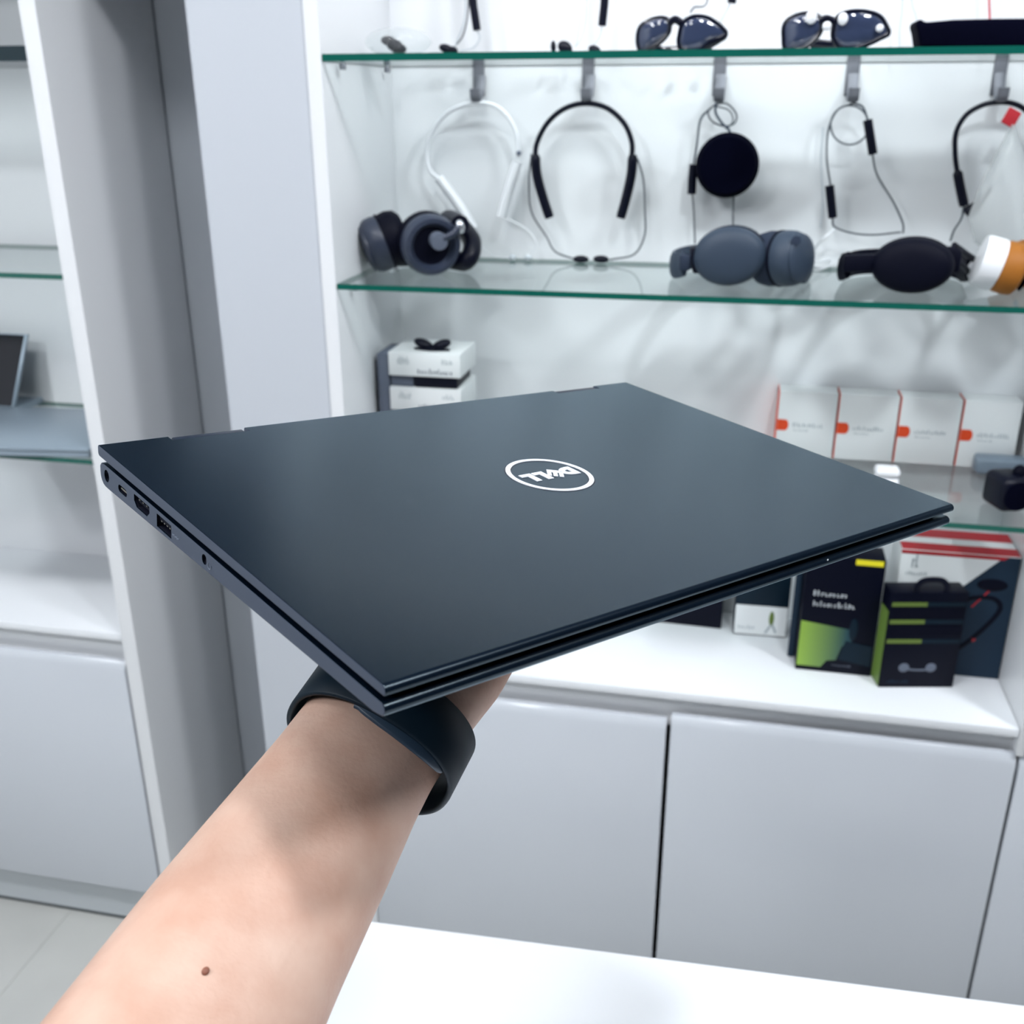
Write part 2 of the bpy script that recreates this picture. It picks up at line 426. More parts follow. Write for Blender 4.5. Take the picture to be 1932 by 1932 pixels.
# profile in (y, t): t grows downwards
lidp = [(.0006, .0)] + arcp(LH - .0022, .0022, .0022, -90, 30, 6) + [(LH - .0012, .0034), (.0022, .0048)] + arcp(.0016, .0032, .0016, 90, 180, 3) + [(0, .0006)]
basp = arcp(.0055, .0125, .0055, 270, 180, 5)[::-1]
basp = [(.006, .0070), (LH - .003, .0063)] + arcp(LH - .0024, .0086, .0023, -90, 60, 6) + [(LH - .006, .0115), (.010, .0172)] + arcp(.0062, .0116, .0056, 90, 180, 4) + [(.0006, .0092), (.0022, .0075)]


def extr(prof, xa, xb, name, mt, parent, bevel=.0005):
    return MB().prism([L(xa, y, t) for y, t in prof], EX * (xb - xa)).build(name, mt, parent, bevel=bevel, seg=2, ang=30)


def cut(o, cutters):
    bpy.context.view_layer.update()
    for c in cutters:
        md = o.modifiers.new('b', 'BOOLEAN'); md.operation = 'DIFFERENCE'; md.object = c; md.solver = 'EXACT'
    dg = bpy.context.evaluated_depsgraph_get(); me = bpy.data.meshes.new_from_object(o.evaluated_get(dg))
    o.modifiers.clear(); o.data = me
    me.polygons.foreach_set('use_smooth', [True] * len(me.polygons)); me.set_sharp_from_angle(angle=math.radians(30))
    for c in cutters: bpy.data.objects.remove(c)


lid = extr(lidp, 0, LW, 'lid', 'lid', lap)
HG = [(.0305, .0675), (.2625, .2965)]
cut(lid, [MB().prism([L(a, -.01, -.01), L(b, -.01, -.01), L(b, .0060, -.01), L(a, .0060, -.01)], UP * -.03).build('cutter', 'lapdark', origin=(0, 0, 0)) for a, b in HG])
base = extr(basp, .0004, LW - .0004, 'base', 'lapside_lit', lap)
# port openings on the left side (y, t) outlines in mm
def sl(c, w, h, n=8):   # slot outline
    r = h / 2; return arcp(c[0] - w / 2 + r, c[1], r, 90, 270, n) + arcp(c[0] + w / 2 - r, c[1], r, -90, 90, n)
PORT = {
    'power_socket': arcp(8.4, 11.5, 2.7, 0, 337, 15),
    'usb_c_port': sl((26, 11.8), 9.4, 3.2, 5),
    'hdmi_port': [(38.3, 8.6), (53.8, 8.6), (53.8, 11.4), (51.2, 13.6), (40.9, 13.6), (38.3, 11.4)],
    'usb_a_port': [(61, 8.5), (74.6, 8.5), (74.6, 13.9), (61, 13.9)],
    'audio_jack': arcp(103.4, 10.3, 2.0, 0, 337, 15)}
cut(base, [MB().prism([L(-.003, y / 1000, t / 1000) for y, t in pl], EX * .0115).build('cutter', 'lapdark', origin=(0, 0, 0)) for pl in PORT.values()])
for nm, pl in PORT.items():
    cy = sum(p[0] for p in pl) / len(pl); ct = sum(p[1] for p in pl) / len(pl)
    sk = [L(.0072, (cy + (y - cy) * .985) / 1000, (ct + (t - ct) * .98) / 1000) for y, t in pl]
    po = MB().prism(sk, EX * .001).build(nm, 'lapdark', base)
    n = len(pl)   # dark lining
    m = MB()
    for i in range(n):
        (ya, ta), (yb, tb) = pl[i], pl[(i + 1) % n]
        f = .985
        a, b = [(cy + (y - cy) * f, ct + (t - ct) * f) for y, t in ((ya, ta), (yb, tb))]
        m.add([L(.0009, a[0] / 1000, a[1] / 1000), L(.0009, b[0] / 1000, b[1] / 1000), L(.0072, b[0] / 1000, b[1] / 1000), L(.0072, a[0] / 1000, a[1] / 1000)], [(0, 1, 2, 3)])
    m.build('lining', 'lapdark', po)
    if nm == 'usb_a_port':
        MB().obox(L(.0042, .0678, .0100), EX * .0030, EY * .0055, UP * .0007).build('tongue', 'blackm', po)
        for k in range(4): MB().obox(L(.0040, .0638 + k * .0026, .0109), EX * .0028, EY * .0006, UP * .00025).build('contact', 'gold', po)
    elif nm == 'hdmi_port':
        MB().obox(L(.0042, .0461, .0106), EX * .0030, EY * .0056, UP * .0006).build('tongue', 'blackm', po)
        for k in range(3): MB().obox(L(.0036, .0425 + k * .0036, .0099), EX * .0026, EY * .0006, UP * .0002).build('contact', 'gold', po)
    elif nm == 'usb_c_port':
        MB().obox(L(.0040, .026, .0118), EX * .0030, EY * .0031, UP * .0004).build('tongue', 'gold', po)
    elif nm == 'audio_jack':
        MB().lathe([(.0016, 0), (.0016, .003)], L(.0010, .1050, .0110), EX, 14).build('lower_hole', 'lapdark', po)
for o_ in (lid, base):      # light on the short sides painted in as a paler tone, rest lid-dark
    o_.data.materials.clear(); o_.data.materials.append(M['lid']); o_.data.materials.append(M['lapside_lit'])
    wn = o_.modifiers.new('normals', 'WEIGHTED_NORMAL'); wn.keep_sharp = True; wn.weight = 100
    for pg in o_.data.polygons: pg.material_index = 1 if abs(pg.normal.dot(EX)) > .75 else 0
# small printed marks
for k in range(5): MB().obox(L(.00035, .0765 + k * .0011, .0114), EX * .0001, EY * (.0002 if k % 2 else .0005), UP * (.0006 if k % 2 else .00025)).build('port_mark', 'mark', base)
MB().tube([L(.0003, .1078 + .0013 * math.cos(a * .5), .0110 + .0013 * math.sin(a * .5)) for a in range(-1, 9)], .00016, 5).build('headphone_mark', 'mark', base)
MB().lathe([(.0004, 0), (.0004, .0003)], L(.2205, LH - .00035, .0072), EY, 10).build('status_light', 'paleprint', base)
# narrow deck line between lid and base, hinges
extr([(.008, .0045), (LH - .007, .0033), (LH - .007, .0066), (.008, .0073)], .004, LW - .004, 'deck_rim', 'lapdark', lap, 0)
for a, b in HG:
    MB().prism([L(a + .0018, y, t) for y, t in [(.0046, .0005), (.0010, .0005), (-.0002, .0016), (-.0002, .0085), (.0046, .0085)]], EX * (b - a - .0036)).build('hinge', 'hinge', lap, bevel=.0004)
# lid emblem: ring and letters
cxl, cyl = .1630, .1085
N = 72
ring = MB(); vs = []; fs = []
for rr, tt in ((.0202, .0001), (.0202, -.00035), (.0180, -.00035), (.0180, .0001)):
    for j in range(N): a = 2 * math.pi * j / N; vs.append(L(cxl + rr * math.cos(a), cyl + rr * math.sin(a), tt))
for i in range(4):
    for j in range(N): fs.append((i * N + j, i * N + (j + 1) % N, ((i + 1) % 4) * N + (j + 1) % N, ((i + 1) % 4) * N + j))
ring.add(vs, fs).build('logo_ring', 'logo', lid)
grv = MB(); vs = []; fs = []
for rr in (.0179, .0175, .0203, .0207):
    for j in range(N): a = 2 * math.pi * j / N; vs.append(L(cxl + rr * math.cos(a), cyl + rr * math.sin(a), -.00003))
for s in (0, 2):
    for j in range(N): fs.append((s * N + j, s * N + (j + 1) % N, (s + 1) * N + (j + 1) % N, (s + 1) * N + j))
grv.add(vs, fs).build('logo_groove', 'lapdark', lid)
def letter(name, polys):
    m = MB()
    for pl in polys: m.prism([L(x, y, .00005) for x, y in pl], UP * .0004)
    return m.build(name, 'logo', lid)
ya, yb = .1040, .1130
def arc2(cx, cy, rx, ry, a0, a1, n=8): return [(cx + rx * math.cos(math.radians(a0 + (a1 - a0) * i / n)), cy + ry * math.sin(math.radians(a0 + (a1 - a0) * i / n))) for i in range(n + 1)]
dm = []
xs, ym = .1784, (ya + yb) / 2
dm.append([(xs, ya), (xs, yb), (xs - .0030, yb), (xs - .0030, ya)])
o1 = arc2(xs - .0026, ym, .0062, .0045, 270, 90); i1 = arc2(xs - .0026, ym, .0030, .0017, 270, 90)
for k in range(len(o1) - 1): dm.append([o1[k], o1[k + 1], i1[k + 1], i1[k]])
dm2 = [[(x, y) for x, y in q] for q in dm]
letter('letter_d', dm2)
p0, p1 = (.1716, .1078), (.1658, .1030); ad = (-.0046, .0061); sv = (p1[0] - p0[0], p1[1] - p0[1])
def ept(s, a): return (p0[0] + sv[0] * s + ad[0] * a, p0[1] + sv[1] * s + ad[1] * a)
letter('letter_e', [[ept(0, 0), ept(1, 0), ept(1, .36), ept(0, .36)]] + [[ept(a, .3), ept(b, .3), ept(b, 1), ept(a, 1)] for a, b in ((0, .26), (.37, .63), (.74, 1))])
for xx, wd in ((.1616, .0062), (.1546, .0066)):
    letter('letter_l', [[(xx, ya), (xx, yb), (xx - .0031, yb), (xx - .0031, ya)], [(xx - .0031, ya), (xx - .0031, ya + .0027), (xx - wd, ya + .0027), (xx - wd, ya)]])
# rubber foot strips underneath
for yy in (.02, .195):
    MB().obox(L(LW / 2, yy, .0172 - .0063 * yy / .22 + .0010), EX * .11, EY * .004, UP * .0012).build('rubber_foot', 'blackm', lap, bevel=.0005)

# ------------------------------------------------------------------ forearm and hand
person = thing('person', PD(120, 2250, .28) - V((0, 0, .05)), 'bare left forearm reaching in from the lower left, hand under the laptop', 'person')
def ringpts(c, wv, tv, a, b, n=36, sq=2.25):
    out = []
    for j in range(n):
        th = 2 * math.pi * j / n; ct, st = math.cos(th), math.sin(th)
        out.append(c + wv * (a * math.copysign(abs(ct) ** (2 / sq), ct)) + tv * (b * math.copysign(abs(st) ** (2 / sq), st)))
    return out
def loft(m, rings):
    n = len(rings[0]); vs = [p for r in rings for p in r]; fs = []
    for i in range(len(rings) - 1):
        for j in range(n): fs.append((i * n + j, i * n + (j + 1) % n, (i + 1) * n + (j + 1) % n, (i + 1) * n + j))
    fs += [tuple(range(n))[::-1], tuple(range((len(rings) - 1) * n, len(rings) * n))]
    m.add(vs, fs)
# stations: px centre, depth, px full width
ARM = [((-20, 2540), .235, 590, .82), ((150, 2270), .270, 545, .84), ((337, 1985), .312, 476, .86), ((462, 1775), .343, 408, .84), ((580, 1590), .372, 345, .80), ((650, 1478), .390, 305, .74), ((690, 1415), .400, 290, .70)]
cen = [PD(*p, d) for p, d, _, _ in ARM]
ax0 = (cen[-1] - cen[2]).normalized()
VW = (CAM - cen[-1]).normalized()
WV = ax0.cross(VW).normalized()
if WV.dot(RT) < 0: WV = -WV
TV = WV.cross(ax0).normalized()
if TV.dot(VW) < 0: TV = -TV
arm = MB(); rings = []
for c, (_, d, wpx, k) in zip(cen, ARM):
    a = wpx * d / F_PX / 2; rings.append(ringpts(c, WV, TV, a, a * k))
HF = (EX * .85 - EY * .465 - UP * 0).normalized(); HS = (EX * .465 + EY * .85).normalized()
wr = cen[-1]; wx, wy, wt = (wr - LO).dot(EX), (wr - LO).dot(EY), -(wr - LO).dot(UP)
def H(f, s, t): return L(wx, wy, t) + HF * f + HS * s       # hand frame: forward, towards little finger, depth under lid
def bot(p): return .0172 - .0063 * ((p - LO).dot(EY)) / .22
for f, tt, a, b, s, mixv in ((.024, wt - .007, .0305, .0205, .001, .4), (.045, wt - .017, .036, .0205, .001, .8), (.066, wt - .031, .0405, .0185, 0, 1), (.086, wt - .045, .041, .0150, -.001, 1), (.098, wt - .053, .039, .0120, -.001, 1)):
    c = H(f, s, tt); fwd = (HF + UP * (.55 * mixv)).normalized()
    tv = (UP - fwd * UP.dot(fwd)).normalized(); tv = (TV * (1 - mixv) + tv * mixv).normalized()
    wv = (WV * (1 - mixv) + HS * mixv).normalized()
    rings.append(ringpts(c, wv, tv, a, b))
loft(arm, rings)
kt = wt - .050
for s, ln, r in ((-.0295, .070, .0088), (-.0098, .078, .0090), (.0105, .073, .0086), (.0290, .058, .0076)):
    e = s * .35
    tip = H(.096 + ln * .92, s + e, 0); tipt = bot(tip) + r * .93
    p = [H(.078, s * .9, kt + .006), H(.098, s, kt - .002), H(.098 + ln * .38, s + e * .4, kt * .62 + tipt * .38 + .004), H(.098 + ln * .70, s + e * .75, kt * .25 + tipt * .75 + .003), H(.098 + ln * .92, s + e, tipt)]
    p = cat(p, 6); n = len(p)
    arm.tube(p, [r * 1.12 - r * .22 * i / n for i in range(n)], 14)
    arm.ell(p[-1], HF * (r * .95), HS * (r * .9), UP * (r * .85), 14, 10)
tp_ = H(.082, -.044, 0); tt_ = bot(tp_) + .0095
p = cat([H(.020, -.016, wt - .008), H(.042, -.030, wt - .024), H(.062, -.040, wt - .045), H(.084, -.044, tt_)], 6); n = len(p)
arm.tube(p, [.0165 - .0065 * i / n for i in range(n)], 14); arm.ell(p[-1], HF * .0098, HS * .0098, UP * .0088, 14, 10)
body = arm.build('arm', 'skin', person, ang=80)
rm = body.modifiers.new('remesh', 'REMESH'); rm.mode = 'VOXEL'; rm.voxel_size = .0022; rm.use_smooth_shade = True
sm = body.modifiers.new('smooth', 'SMOOTH'); sm.factor = .5; sm.iterations = 10
ss = body.modifiers.new('sub', 'SUBSURF'); ss.levels = 1; ss.render_levels = 1
# mole on the forearm
k = ray(388, 1832).normalized()
def arm_hit(u, v):       # nearest crossing of the lofted forearm with the line of sight
    k = ray(u, v); best = None
    for i in range(60):
        f = i / 59 * (len(cen) - 1); a = min(int(f), len(cen) - 2); g = f - a
        c = cen[a].lerp(cen[a + 1], g); ra = (ARM[a][2] * ARM[a][1] * (1 - g) + ARM[a + 1][2] * ARM[a + 1][1] * g) / F_PX / 2; rb = ra * (ARM[a][3] * (1 - g) + ARM[a + 1][3] * g)
        tt = (c - CAM).dot(ax0) / k.dot(ax0); q = CAM + k * tt - c
        x, y = q.dot(WV) / ra, q.dot(TV) / rb
        val = abs((abs(x) ** 2.25 + abs(y) ** 2.25) - 1)
        if y > 0 and (best is None or val < best[0]): best = (val, CAM + k * tt)
    return best[1]
mp = arm_hit(388, 1832)
MB().ell(mp, WV * .0011, ax0 * .0013, TV * .0005, 14, 8).build('mole', 'mole', person)

# ------------------------------------------------------------------ watch with rubber band on the wrist
wat = thing('wristwatch', wr + ax0 * .01 - TV * .04, 'black watch with a dark rubber band worn on the wrist', 'watch')
bc = wr + WV * .0018 - TV * .0012
BA, BB = .0330, .0262
def bandpt(th, rad, s): ct, st = math.cos(th), math.sin(th); return bc + WV * ((BA + rad) * math.copysign(abs(ct) ** .86, ct)) + TV * ((BB + rad) * math.copysign(abs(st) ** .86, st)) + ax0 * s
def band(name, mt, th0, th1, s0f, s1f, r_in, th_, n=72, closed=False):
    m = MB(); vs = []; fs = []; cnt = n if closed else n + 1
    for i in range(cnt):
        u = i / n; th = th0 + (th1 - th0) * u; a, b = s0f(u), s1f(u); e = .0007
        for (rr, s) in ((r_in, a + e), (r_in, b - e), (r_in + e, b), (r_in + th_ - e, b), (r_in + th_, b - e), (r_in + th_, a + e), (r_in + th_ - e, a), (r_in + e, a)): vs.append(bandpt(th, rr, s))
    for i in range(n):
        for j in range(8): a, b = i * 8, ((i + 1) % cnt) * 8; fs.append((a + j, a + (j + 1) % 8, b + (j + 1) % 8, b + j))
    if not closed: fs += [tuple(range(8))[::-1], tuple(range(n * 8, n * 8 + 8))]
    m.add(vs, fs); return m.build(name, mt, wat, ang=50)
strap = band('strap', 'band', 0, 2 * math.pi, lambda u: -.0012, lambda u: .0225, .0006, .0023, closed=True)
band('strap_tail', 'tail', math.radians(38), math.radians(112), lambda u: -.0014 - .0030 * math.sin(math.pi * min(1, u * 1.05)) ** .7, lambda u: .012, -.0016, .0021, n=40)
for a, s in ((118, .014), (112, .0165), (125, .0115)):
    MB().lathe([(.0013, -.0003), (.0013, .00015)], bandpt(math.radians(a), .0029, s), (bandpt(math.radians(a), .02, s) - bandpt(math.radians(a), 0, s)), 12, ex=1.5).build('strap_hole', 'lapdark', strap)
cc = bc - TV * (BB + .0065) + ax0 * .0105
wc = MB().obox(cc, WV * .0185, ax0 * .0215, TV * .0052).build('watch_case', 'gloss', wat, bevel=.005, seg=4)
MB().obox(cc - TV * .0054, WV * .0145, ax0 * .0175, TV * .0006).build('watch_glass', 'screen', wc, bevel=.0005)
MB().lathe([(.0032, 0), (.0035, .001), (.0032, .0025)], cc + WV * .0185 + ax0 * .008, WV, 16).build('crown', 'shell', wc)

# ------------------------------------------------------------------ hooks on the cabinet back and what hangs on them
YW = YB - .002
def hook(u, v0=112, v1=192):
    Yh = YB - .035
    a, b = P(u, v0, YB - .003), P(u, v1, Yh)
    t = thing('wall_hook', (b.x, YB, b.z), '', 'hook', 'hooks under the sunglasses shelf')
    x = V((1, 0, 0))
    MB().obox((a.x * .5 + b.x * .5, YB - .0015, (a.z + b.z) / 2 + .006), x * .0085, V((0, .0012, 0)), V((0, 0, (a.z - b.z) / 2))).build('hook_plate', 'chrome', t, bevel=.0006)
    pts = cat([(b.x, YB - .003, b.z + .034), (b.x, YB - .014, b.z + .012), (b.x, Yh + .006, b.z), (b.x, Yh - .004, b.z + .004), (b.x, Yh - .007, b.z + .016)], 5)
    MB().tube(pts, .0075, 10, up=(1, 0, 0), sx=1, sy=.28).build('hook_arm', 'chrome', t)
    return t, b
HK = [hook(u, 118, 190) for u in (898, 1106, 1356, 1609, 1889)]
for (t, b), lb in zip(HK, ('grey metal wall hook carrying the white neckband', 'grey metal wall hook carrying the black neckband', 'grey metal wall hook carrying the round black case', 'grey metal wall hook carrying the looped thin cable', 'grey metal wall hook carrying the neckband with a red tag')): t['label'] = lb


def cord(m, px, Y, r=.0011, k=7, n=6): m.tube(cat([P(u, v, Y if not isinstance(Y, (list, tuple)) else Y[i]) for i, (u, v) in enumerate(px)], k), r, n); return m


# black neckband earphones
Yn = YB - .03
t = thing('neckband_earphones', P(1105, 495, Yn), 'black neckband earphones with pale cables hanging from a hook', 'earphones')
path = cat([P(u, v, Yn) for u, v in [(1010, 300), (1013, 270), (1033, 232), (1065, 205), (1105, 195), (1145, 204), (1177, 232), (1192, 268), (1192, 300)]], 6)
MB().tube(path, .0042, 10, up=(0, -1, 0), sx=1.3, sy=.9).build('neckband', 'black', t)
for pts in ([(1010, 292), (1013, 330), (1025, 375), (1037, 411)], [(1194, 292), (1191, 330), (1181, 375), (1171, 411)]):
    pp = cat([P(u, v, Yn) for u, v in pts], 5); MB().tube(pp, [.0055] + [.0072] * (len(pp) - 2) + [.0066], 12, up=(0, -1, 0), sx=1.2, sy=1).build('control_bar', 'black', t, bevel=0)
m = MB(); cord(m, [(1003, 290), (998, 340), (1003, 400), (1030, 445), (1048, 475), (1085, 489)], Yn + .006, .0013); cord(m, [(1203, 300), (1214, 340), (1217, 400), (1216, 445), (1196, 480), (1150, 490)], Yn + .006, .0013); m.build('cable', 'darkc', t)
for u, s in ((1096, -1), (1134, 1)):
    c = P(u, 489, Yn); MB().ell(c, V((.012, 0, -.001 * s)), V((0, .006, 0)), V((0.002 * s, 0, .0055)), 16, 10).build('earbud', 'black', t)
# white neckband
t = thing('neckband_earphones', P(900, 490, Yn), 'white neckband earphones hanging from the leftmost hook', 'earphones')
path = cat([P(u, v, Yn) for u, v in [(828, 337), (812, 322), (805, 290), (815, 250), (845, 212), (890, 195), (930, 198), (958, 220), (975, 255), (978, 300)]], 6)
MB().tube(path, .0036, 10, up=(0, -1, 0), sx=1.3, sy=.9).build('neckband', 'whitep', t)
for pts in ([(828, 336), (850, 365), (872, 397), (893, 432)], [(976, 305), (967, 335), (955, 375), (946, 408)]):
    pp = cat([P(u, v, Yn) for u, v in pts], 5); MB().tube(pp, .0078, 12, up=(0, -1, 0), sx=1.1, sy=1).build('control_bar', 'whitep', t)
MB().ell(P(979, 289, Yn - .006), V((.004, 0, 0)), V((0, .004, 0)), V((0, 0, .0035)), 12, 8).build('button', 'dkprint', t)
m = MB(); cord(m, [(893, 432), (905, 460), (930, 483), (965, 487)], Yn, .001); cord(m, [(946, 408), (990, 430), (1012, 460), (998, 487)], Yn, .001); m.build('cable', 'whitep', t)
for u in (967, 996): MB().ell(P(u, 486, Yn), V((.006, 0, 0)), V((0, .005, 0)), V((0, 0, .005)), 12, 8).build('earbud', 'clearc', t)
# round black case
t = thing('earphone_case', P(1372, 372, Yn), 'round black zip case hanging with looped cables', 'case')
c = P(1372, 312, Yn - .006); R_ = 57 * mpp(1372, 312, Yn)
MB().lathe([(.01, -.018), (R_ * .9, -.017), (R_, -.011), (R_, .011), (R_ * .9, .017), (.01, .019)], c, (CAM - c), 36).build('case_body', 'cloth', t, bevel=0)
MB().tube([c + frame(CAM - c)[0] * (R_ * 1.01 * math.cos(a * math.pi / 24)) + frame(CAM - c)[1] * (R_ * 1.01 * math.sin(a * math.pi / 24)) for a in range(48)], .0018, 6, closed=True).build('zip', 'blackm', t)
MB().tube(cat([P(u, v, Yn) for u, v in [(1352, 194), (1350, 212), (1362, 232), (1376, 246), (1376, 260)]], 5), .0045, 8, up=(0, -1, 0), sx=1, sy=.4).build('strap', 'grey', t)
m = MB(); cord(m, [(1350, 196), (1372, 196), (1389, 215), (1386, 232), (1368, 238), (1345, 230), (1336, 212), (1350, 196)], Yn + .005, .0012); cord(m, [(1348, 200), (1375, 208), (1383, 228), (1370, 244)], Yn, .001)
cord(m, [(1340, 205), (1322, 225), (1315, 270), (1309, 310)], Yn + .008, .0016); cord(m, [(1306, 365), (1309, 400), (1311, 460)], Yn + .008, .0012); cord(m, [(1384, 368), (1383, 430)], Yn + .004, .0012); m.build('cable', 'darkc', t)
MB().tube([P(1309, 310, Yn + .004), P(1306, 340, Yn + .004), P(1305, 366, Yn + .004)], .0062, 10).build('inline_remote', 'black', t)
# thin looped cable with two inline remotes
t = thing('looped_earphones', P(1610, 470, Yn), 'thin dark earphone cable looped over a hook with two inline pods', 'earphones')
m = MB(); cc_ = P(1603, 236, Yn)
m.tube([P(1603 + 36 * math.cos(a * math.pi / 16), 236 + 37 * math.sin(a * math.pi / 16), Yn) for a in range(32)], .0012, 6, closed=True)
cord(m, [(1609, 195), (1580, 208), (1563, 245), (1560, 300), (1567, 350)], Yn + .004, .0013); cord(m, [(1609, 194), (1628, 202), (1637, 226)], Yn, .0014)
cord(m, [(1646, 290), (1655, 330), (1685, 380), (1703, 420), (1704, 440)], Yn, .0013); cord(m, [(1571, 410), (1575, 428), (1610, 440), (1650, 443), (1700, 438)], Yn, .0013); m.build('cable', 'darkc', t)
m = MB(); cord(m, [(1553, 240), (1549, 300), (1552, 380), (1548, 430)], YB - .006, .0011); m.build('pale_cable', 'clearc', t)
for pts in ([(1637, 226), (1642, 258), (1647, 291)], [(1565, 350), (1568, 380), (1571, 411)]): MB().tube([P(u, v, Yn) for u, v in pts], .0062, 10).build('inline_remote', 'black', t)
# black thin neckband with red tag
t = thing('neckband_earphones', P(1860, 470, Yn), 'thin black neckband earphones at the right edge', 'earphones')
path = cat([P(u, v, Yn) for u, v in [(1806, 325), (1802, 290), (1804, 250), (1822, 218), (1850, 200), (1880, 193), (1910, 195), (1935, 208), (1958, 240), (1962, 300), (1955, 350)]], 6)
MB().tube(path, .0034, 10).build('neckband', 'black', t)
pp = cat([P(u, v, Yn) for u, v in [(1806, 322), (1811, 350), (1819, 388)]], 5); MB().tube(pp, [.004] + [.0065] * (len(pp) - 2) + [.006], 10).build('control_bar', 'black', t)
pp = cat([P(u, v, Yn) for u, v in [(1822, 404), (1845, 385), (1873, 352)]], 5); MB().tube(pp, [.006, .0085] + [.0085 - .0065 * (i / (len(pp) - 3)) for i in range(len(pp) - 2)], 10).build('control_bar', 'black', t)
m = MB(); cord(m, [(1819, 388), (1814, 412), (1800, 435), (1793, 455)], Yn, .0014); m.build('cable', 'darkc', t)
bag = thing('plastic_bag', P(1915, 480, Yn - .02), 'clear plastic bag with a red tag hanging at the right edge', 'bag')
a = P(1908, 222, Yn - .022)
MB().obox(a, V((.008, 0, -.004)), V((0, .0012, 0)), V((.004, 0, .0095))).build('tag', 'redtag', bag, bevel=.003, seg=3)
vs = []; fs = []; rnd = random.Random(4); nb = 18
for i, (cu, cv, ru) in enumerate(((1912, 238, 5), (1908, 290, 26), (1900, 350, 52), (1900, 410, 66), (1908, 455, 62), (1915, 480, 40))):
    cpt = P(cu, cv, Yn - .022); s_ = mpp(cu, cv, Yn)
    for j in range(nb):
        a_ = 2 * math.pi * j / nb; rr = ru * s_ * (1 + .16 * rnd.uniform(-1, 1)); vs.append(cpt + V((math.cos(a_) * rr, math.sin(a_) * min(rr, .022) * .8, rnd.uniform(-.004, .004))))
for i in range(5):
    for j in range(nb): fs.append((i * nb + j, i * nb + (j + 1) % nb, (i + 1) * nb + (j + 1) % nb, (i + 1) * nb + j))
MB().add(vs, fs + [tuple(range(nb))[::-1], tuple(range(5 * nb, 6 * nb))]).build('bag_body', 'bag', bag, ang=70)


# ------------------------------------------------------------------ things on the sunglasses shelf
def outline(px, Y, k=5): return cat([P(u, v, Y) for u, v in px], k, closed=True)
def s5(pts): return [(1180 + x / 3.578, y / 3.578) for x, y in pts]
def sunglasses(Y, Lp, Rp, bridge, label, stickers=(), gap=None):
    lo = min(P(u, v, Y).z for u, v in Lp + Rp); dz = Z1 - lo + .0008; off = V((0, 0, dz))
    c = sum((P(u, v, Y) for u, v in Lp + Rp), V()) / len(Lp + Rp)
    t = thing('sunglasses', (c.x, Y, Z1), label, 'sunglasses', 'sunglasses on the glass shelf')
    n = V((0, -1, .25))
    rt = None
    for k, px in enumerate((Lp, Rp)):
        o = [p + off for p in outline(px, Y)]; cm = sum(o, V()) / len(o)
        yb_ = lambda p: V((p.x, p.y + 3.2 * (p.x - c.x) ** 2, p.z))
        MB().dome([yb_(cm + (p - cm) * .985) for p in o], n, .007, .003).build('lens', 'lens', t, ang=60)
        fr = MB().tube([yb_(cm + (p - cm) * .97) for p in o], .0034, 8, closed=True).build('rim', 'gloss', t)
        ext = min(o, key=lambda p: p.x) if k == 0 else max(o, key=lambda p: p.x)
        e = yb_(ext); sgn = 1 if k == 0 else -1
        MB().tube(cat([e, e + V((sgn * .004, .02, -.002)), e + V((sgn * .03, .042 + .004 * k, -.012)), e + V((sgn * .085, .05 + .005 * k, -.016))], 5), .0035, 8, up=(0, 0, 1), sx=1.5, sy=.7).build('temple', 'gloss', t)
    MB().tube(cat([P(u, v, Y) + off + V((0, .001, 0)) for u, v in bridge], 5), .0048, 8).build('bridge', 'gloss', t)
    for u, v, ru, rv in stickers:
        cpt = P(u, v, Y) + off; s_ = mpp(u, v, Y); MB().ell(cpt + V((0, -.009 + 3.2 * (cpt.x - c.x) ** 2, .002)), V((ru * s_, 0, rv * s_ * .35)), V((0, .0022, 0)), V((-rv * s_ * .3, 0, rv * s_)), 16, 8).build('sticker', 'whitep', t)
    return t
sunglasses(YF + .07, s5([(84, 205), (115, 158), (190, 122), (265, 118), (298, 150), (292, 215), (240, 275), (170, 320), (105, 345), (80, 290)]),
           s5([(362, 235), (385, 155), (450, 112), (540, 112), (605, 145), (655, 185), (680, 222), (640, 250), (560, 285), (490, 340), (400, 342), (360, 300)]), s5([(300, 150), (335, 128), (375, 150)]), 'black wraparound sunglasses, smaller pair on the shelf')
sunglasses(YF + .07, s5([(1072, 170), (1110, 125), (1190, 96), (1265, 96), (1320, 130), (1320, 210), (1270, 280), (1190, 330), (1085, 340), (1068, 250)]),
           s5([(1400, 190), (1430, 115), (1510, 82), (1620, 80), (1720, 108), (1770, 170), (1785, 225), (1720, 262), (1640, 300), (1540, 335), (1450, 325), (1400, 265)]), s5([(1310, 150), (1355, 130), (1410, 150)]), 'black sunglasses with round white stickers on the lenses',
           [(1180 + 1252 / 3.578, 135 / 3.578, 10, 12), (1180 + 1462 / 3.578, 147 / 3.578, 9, 11), (1180 + 1715 / 3.578, 205 / 3.578, 7, 7), (1180 + 1355 / 3.578, 195 / 3.578, 8, 8)])
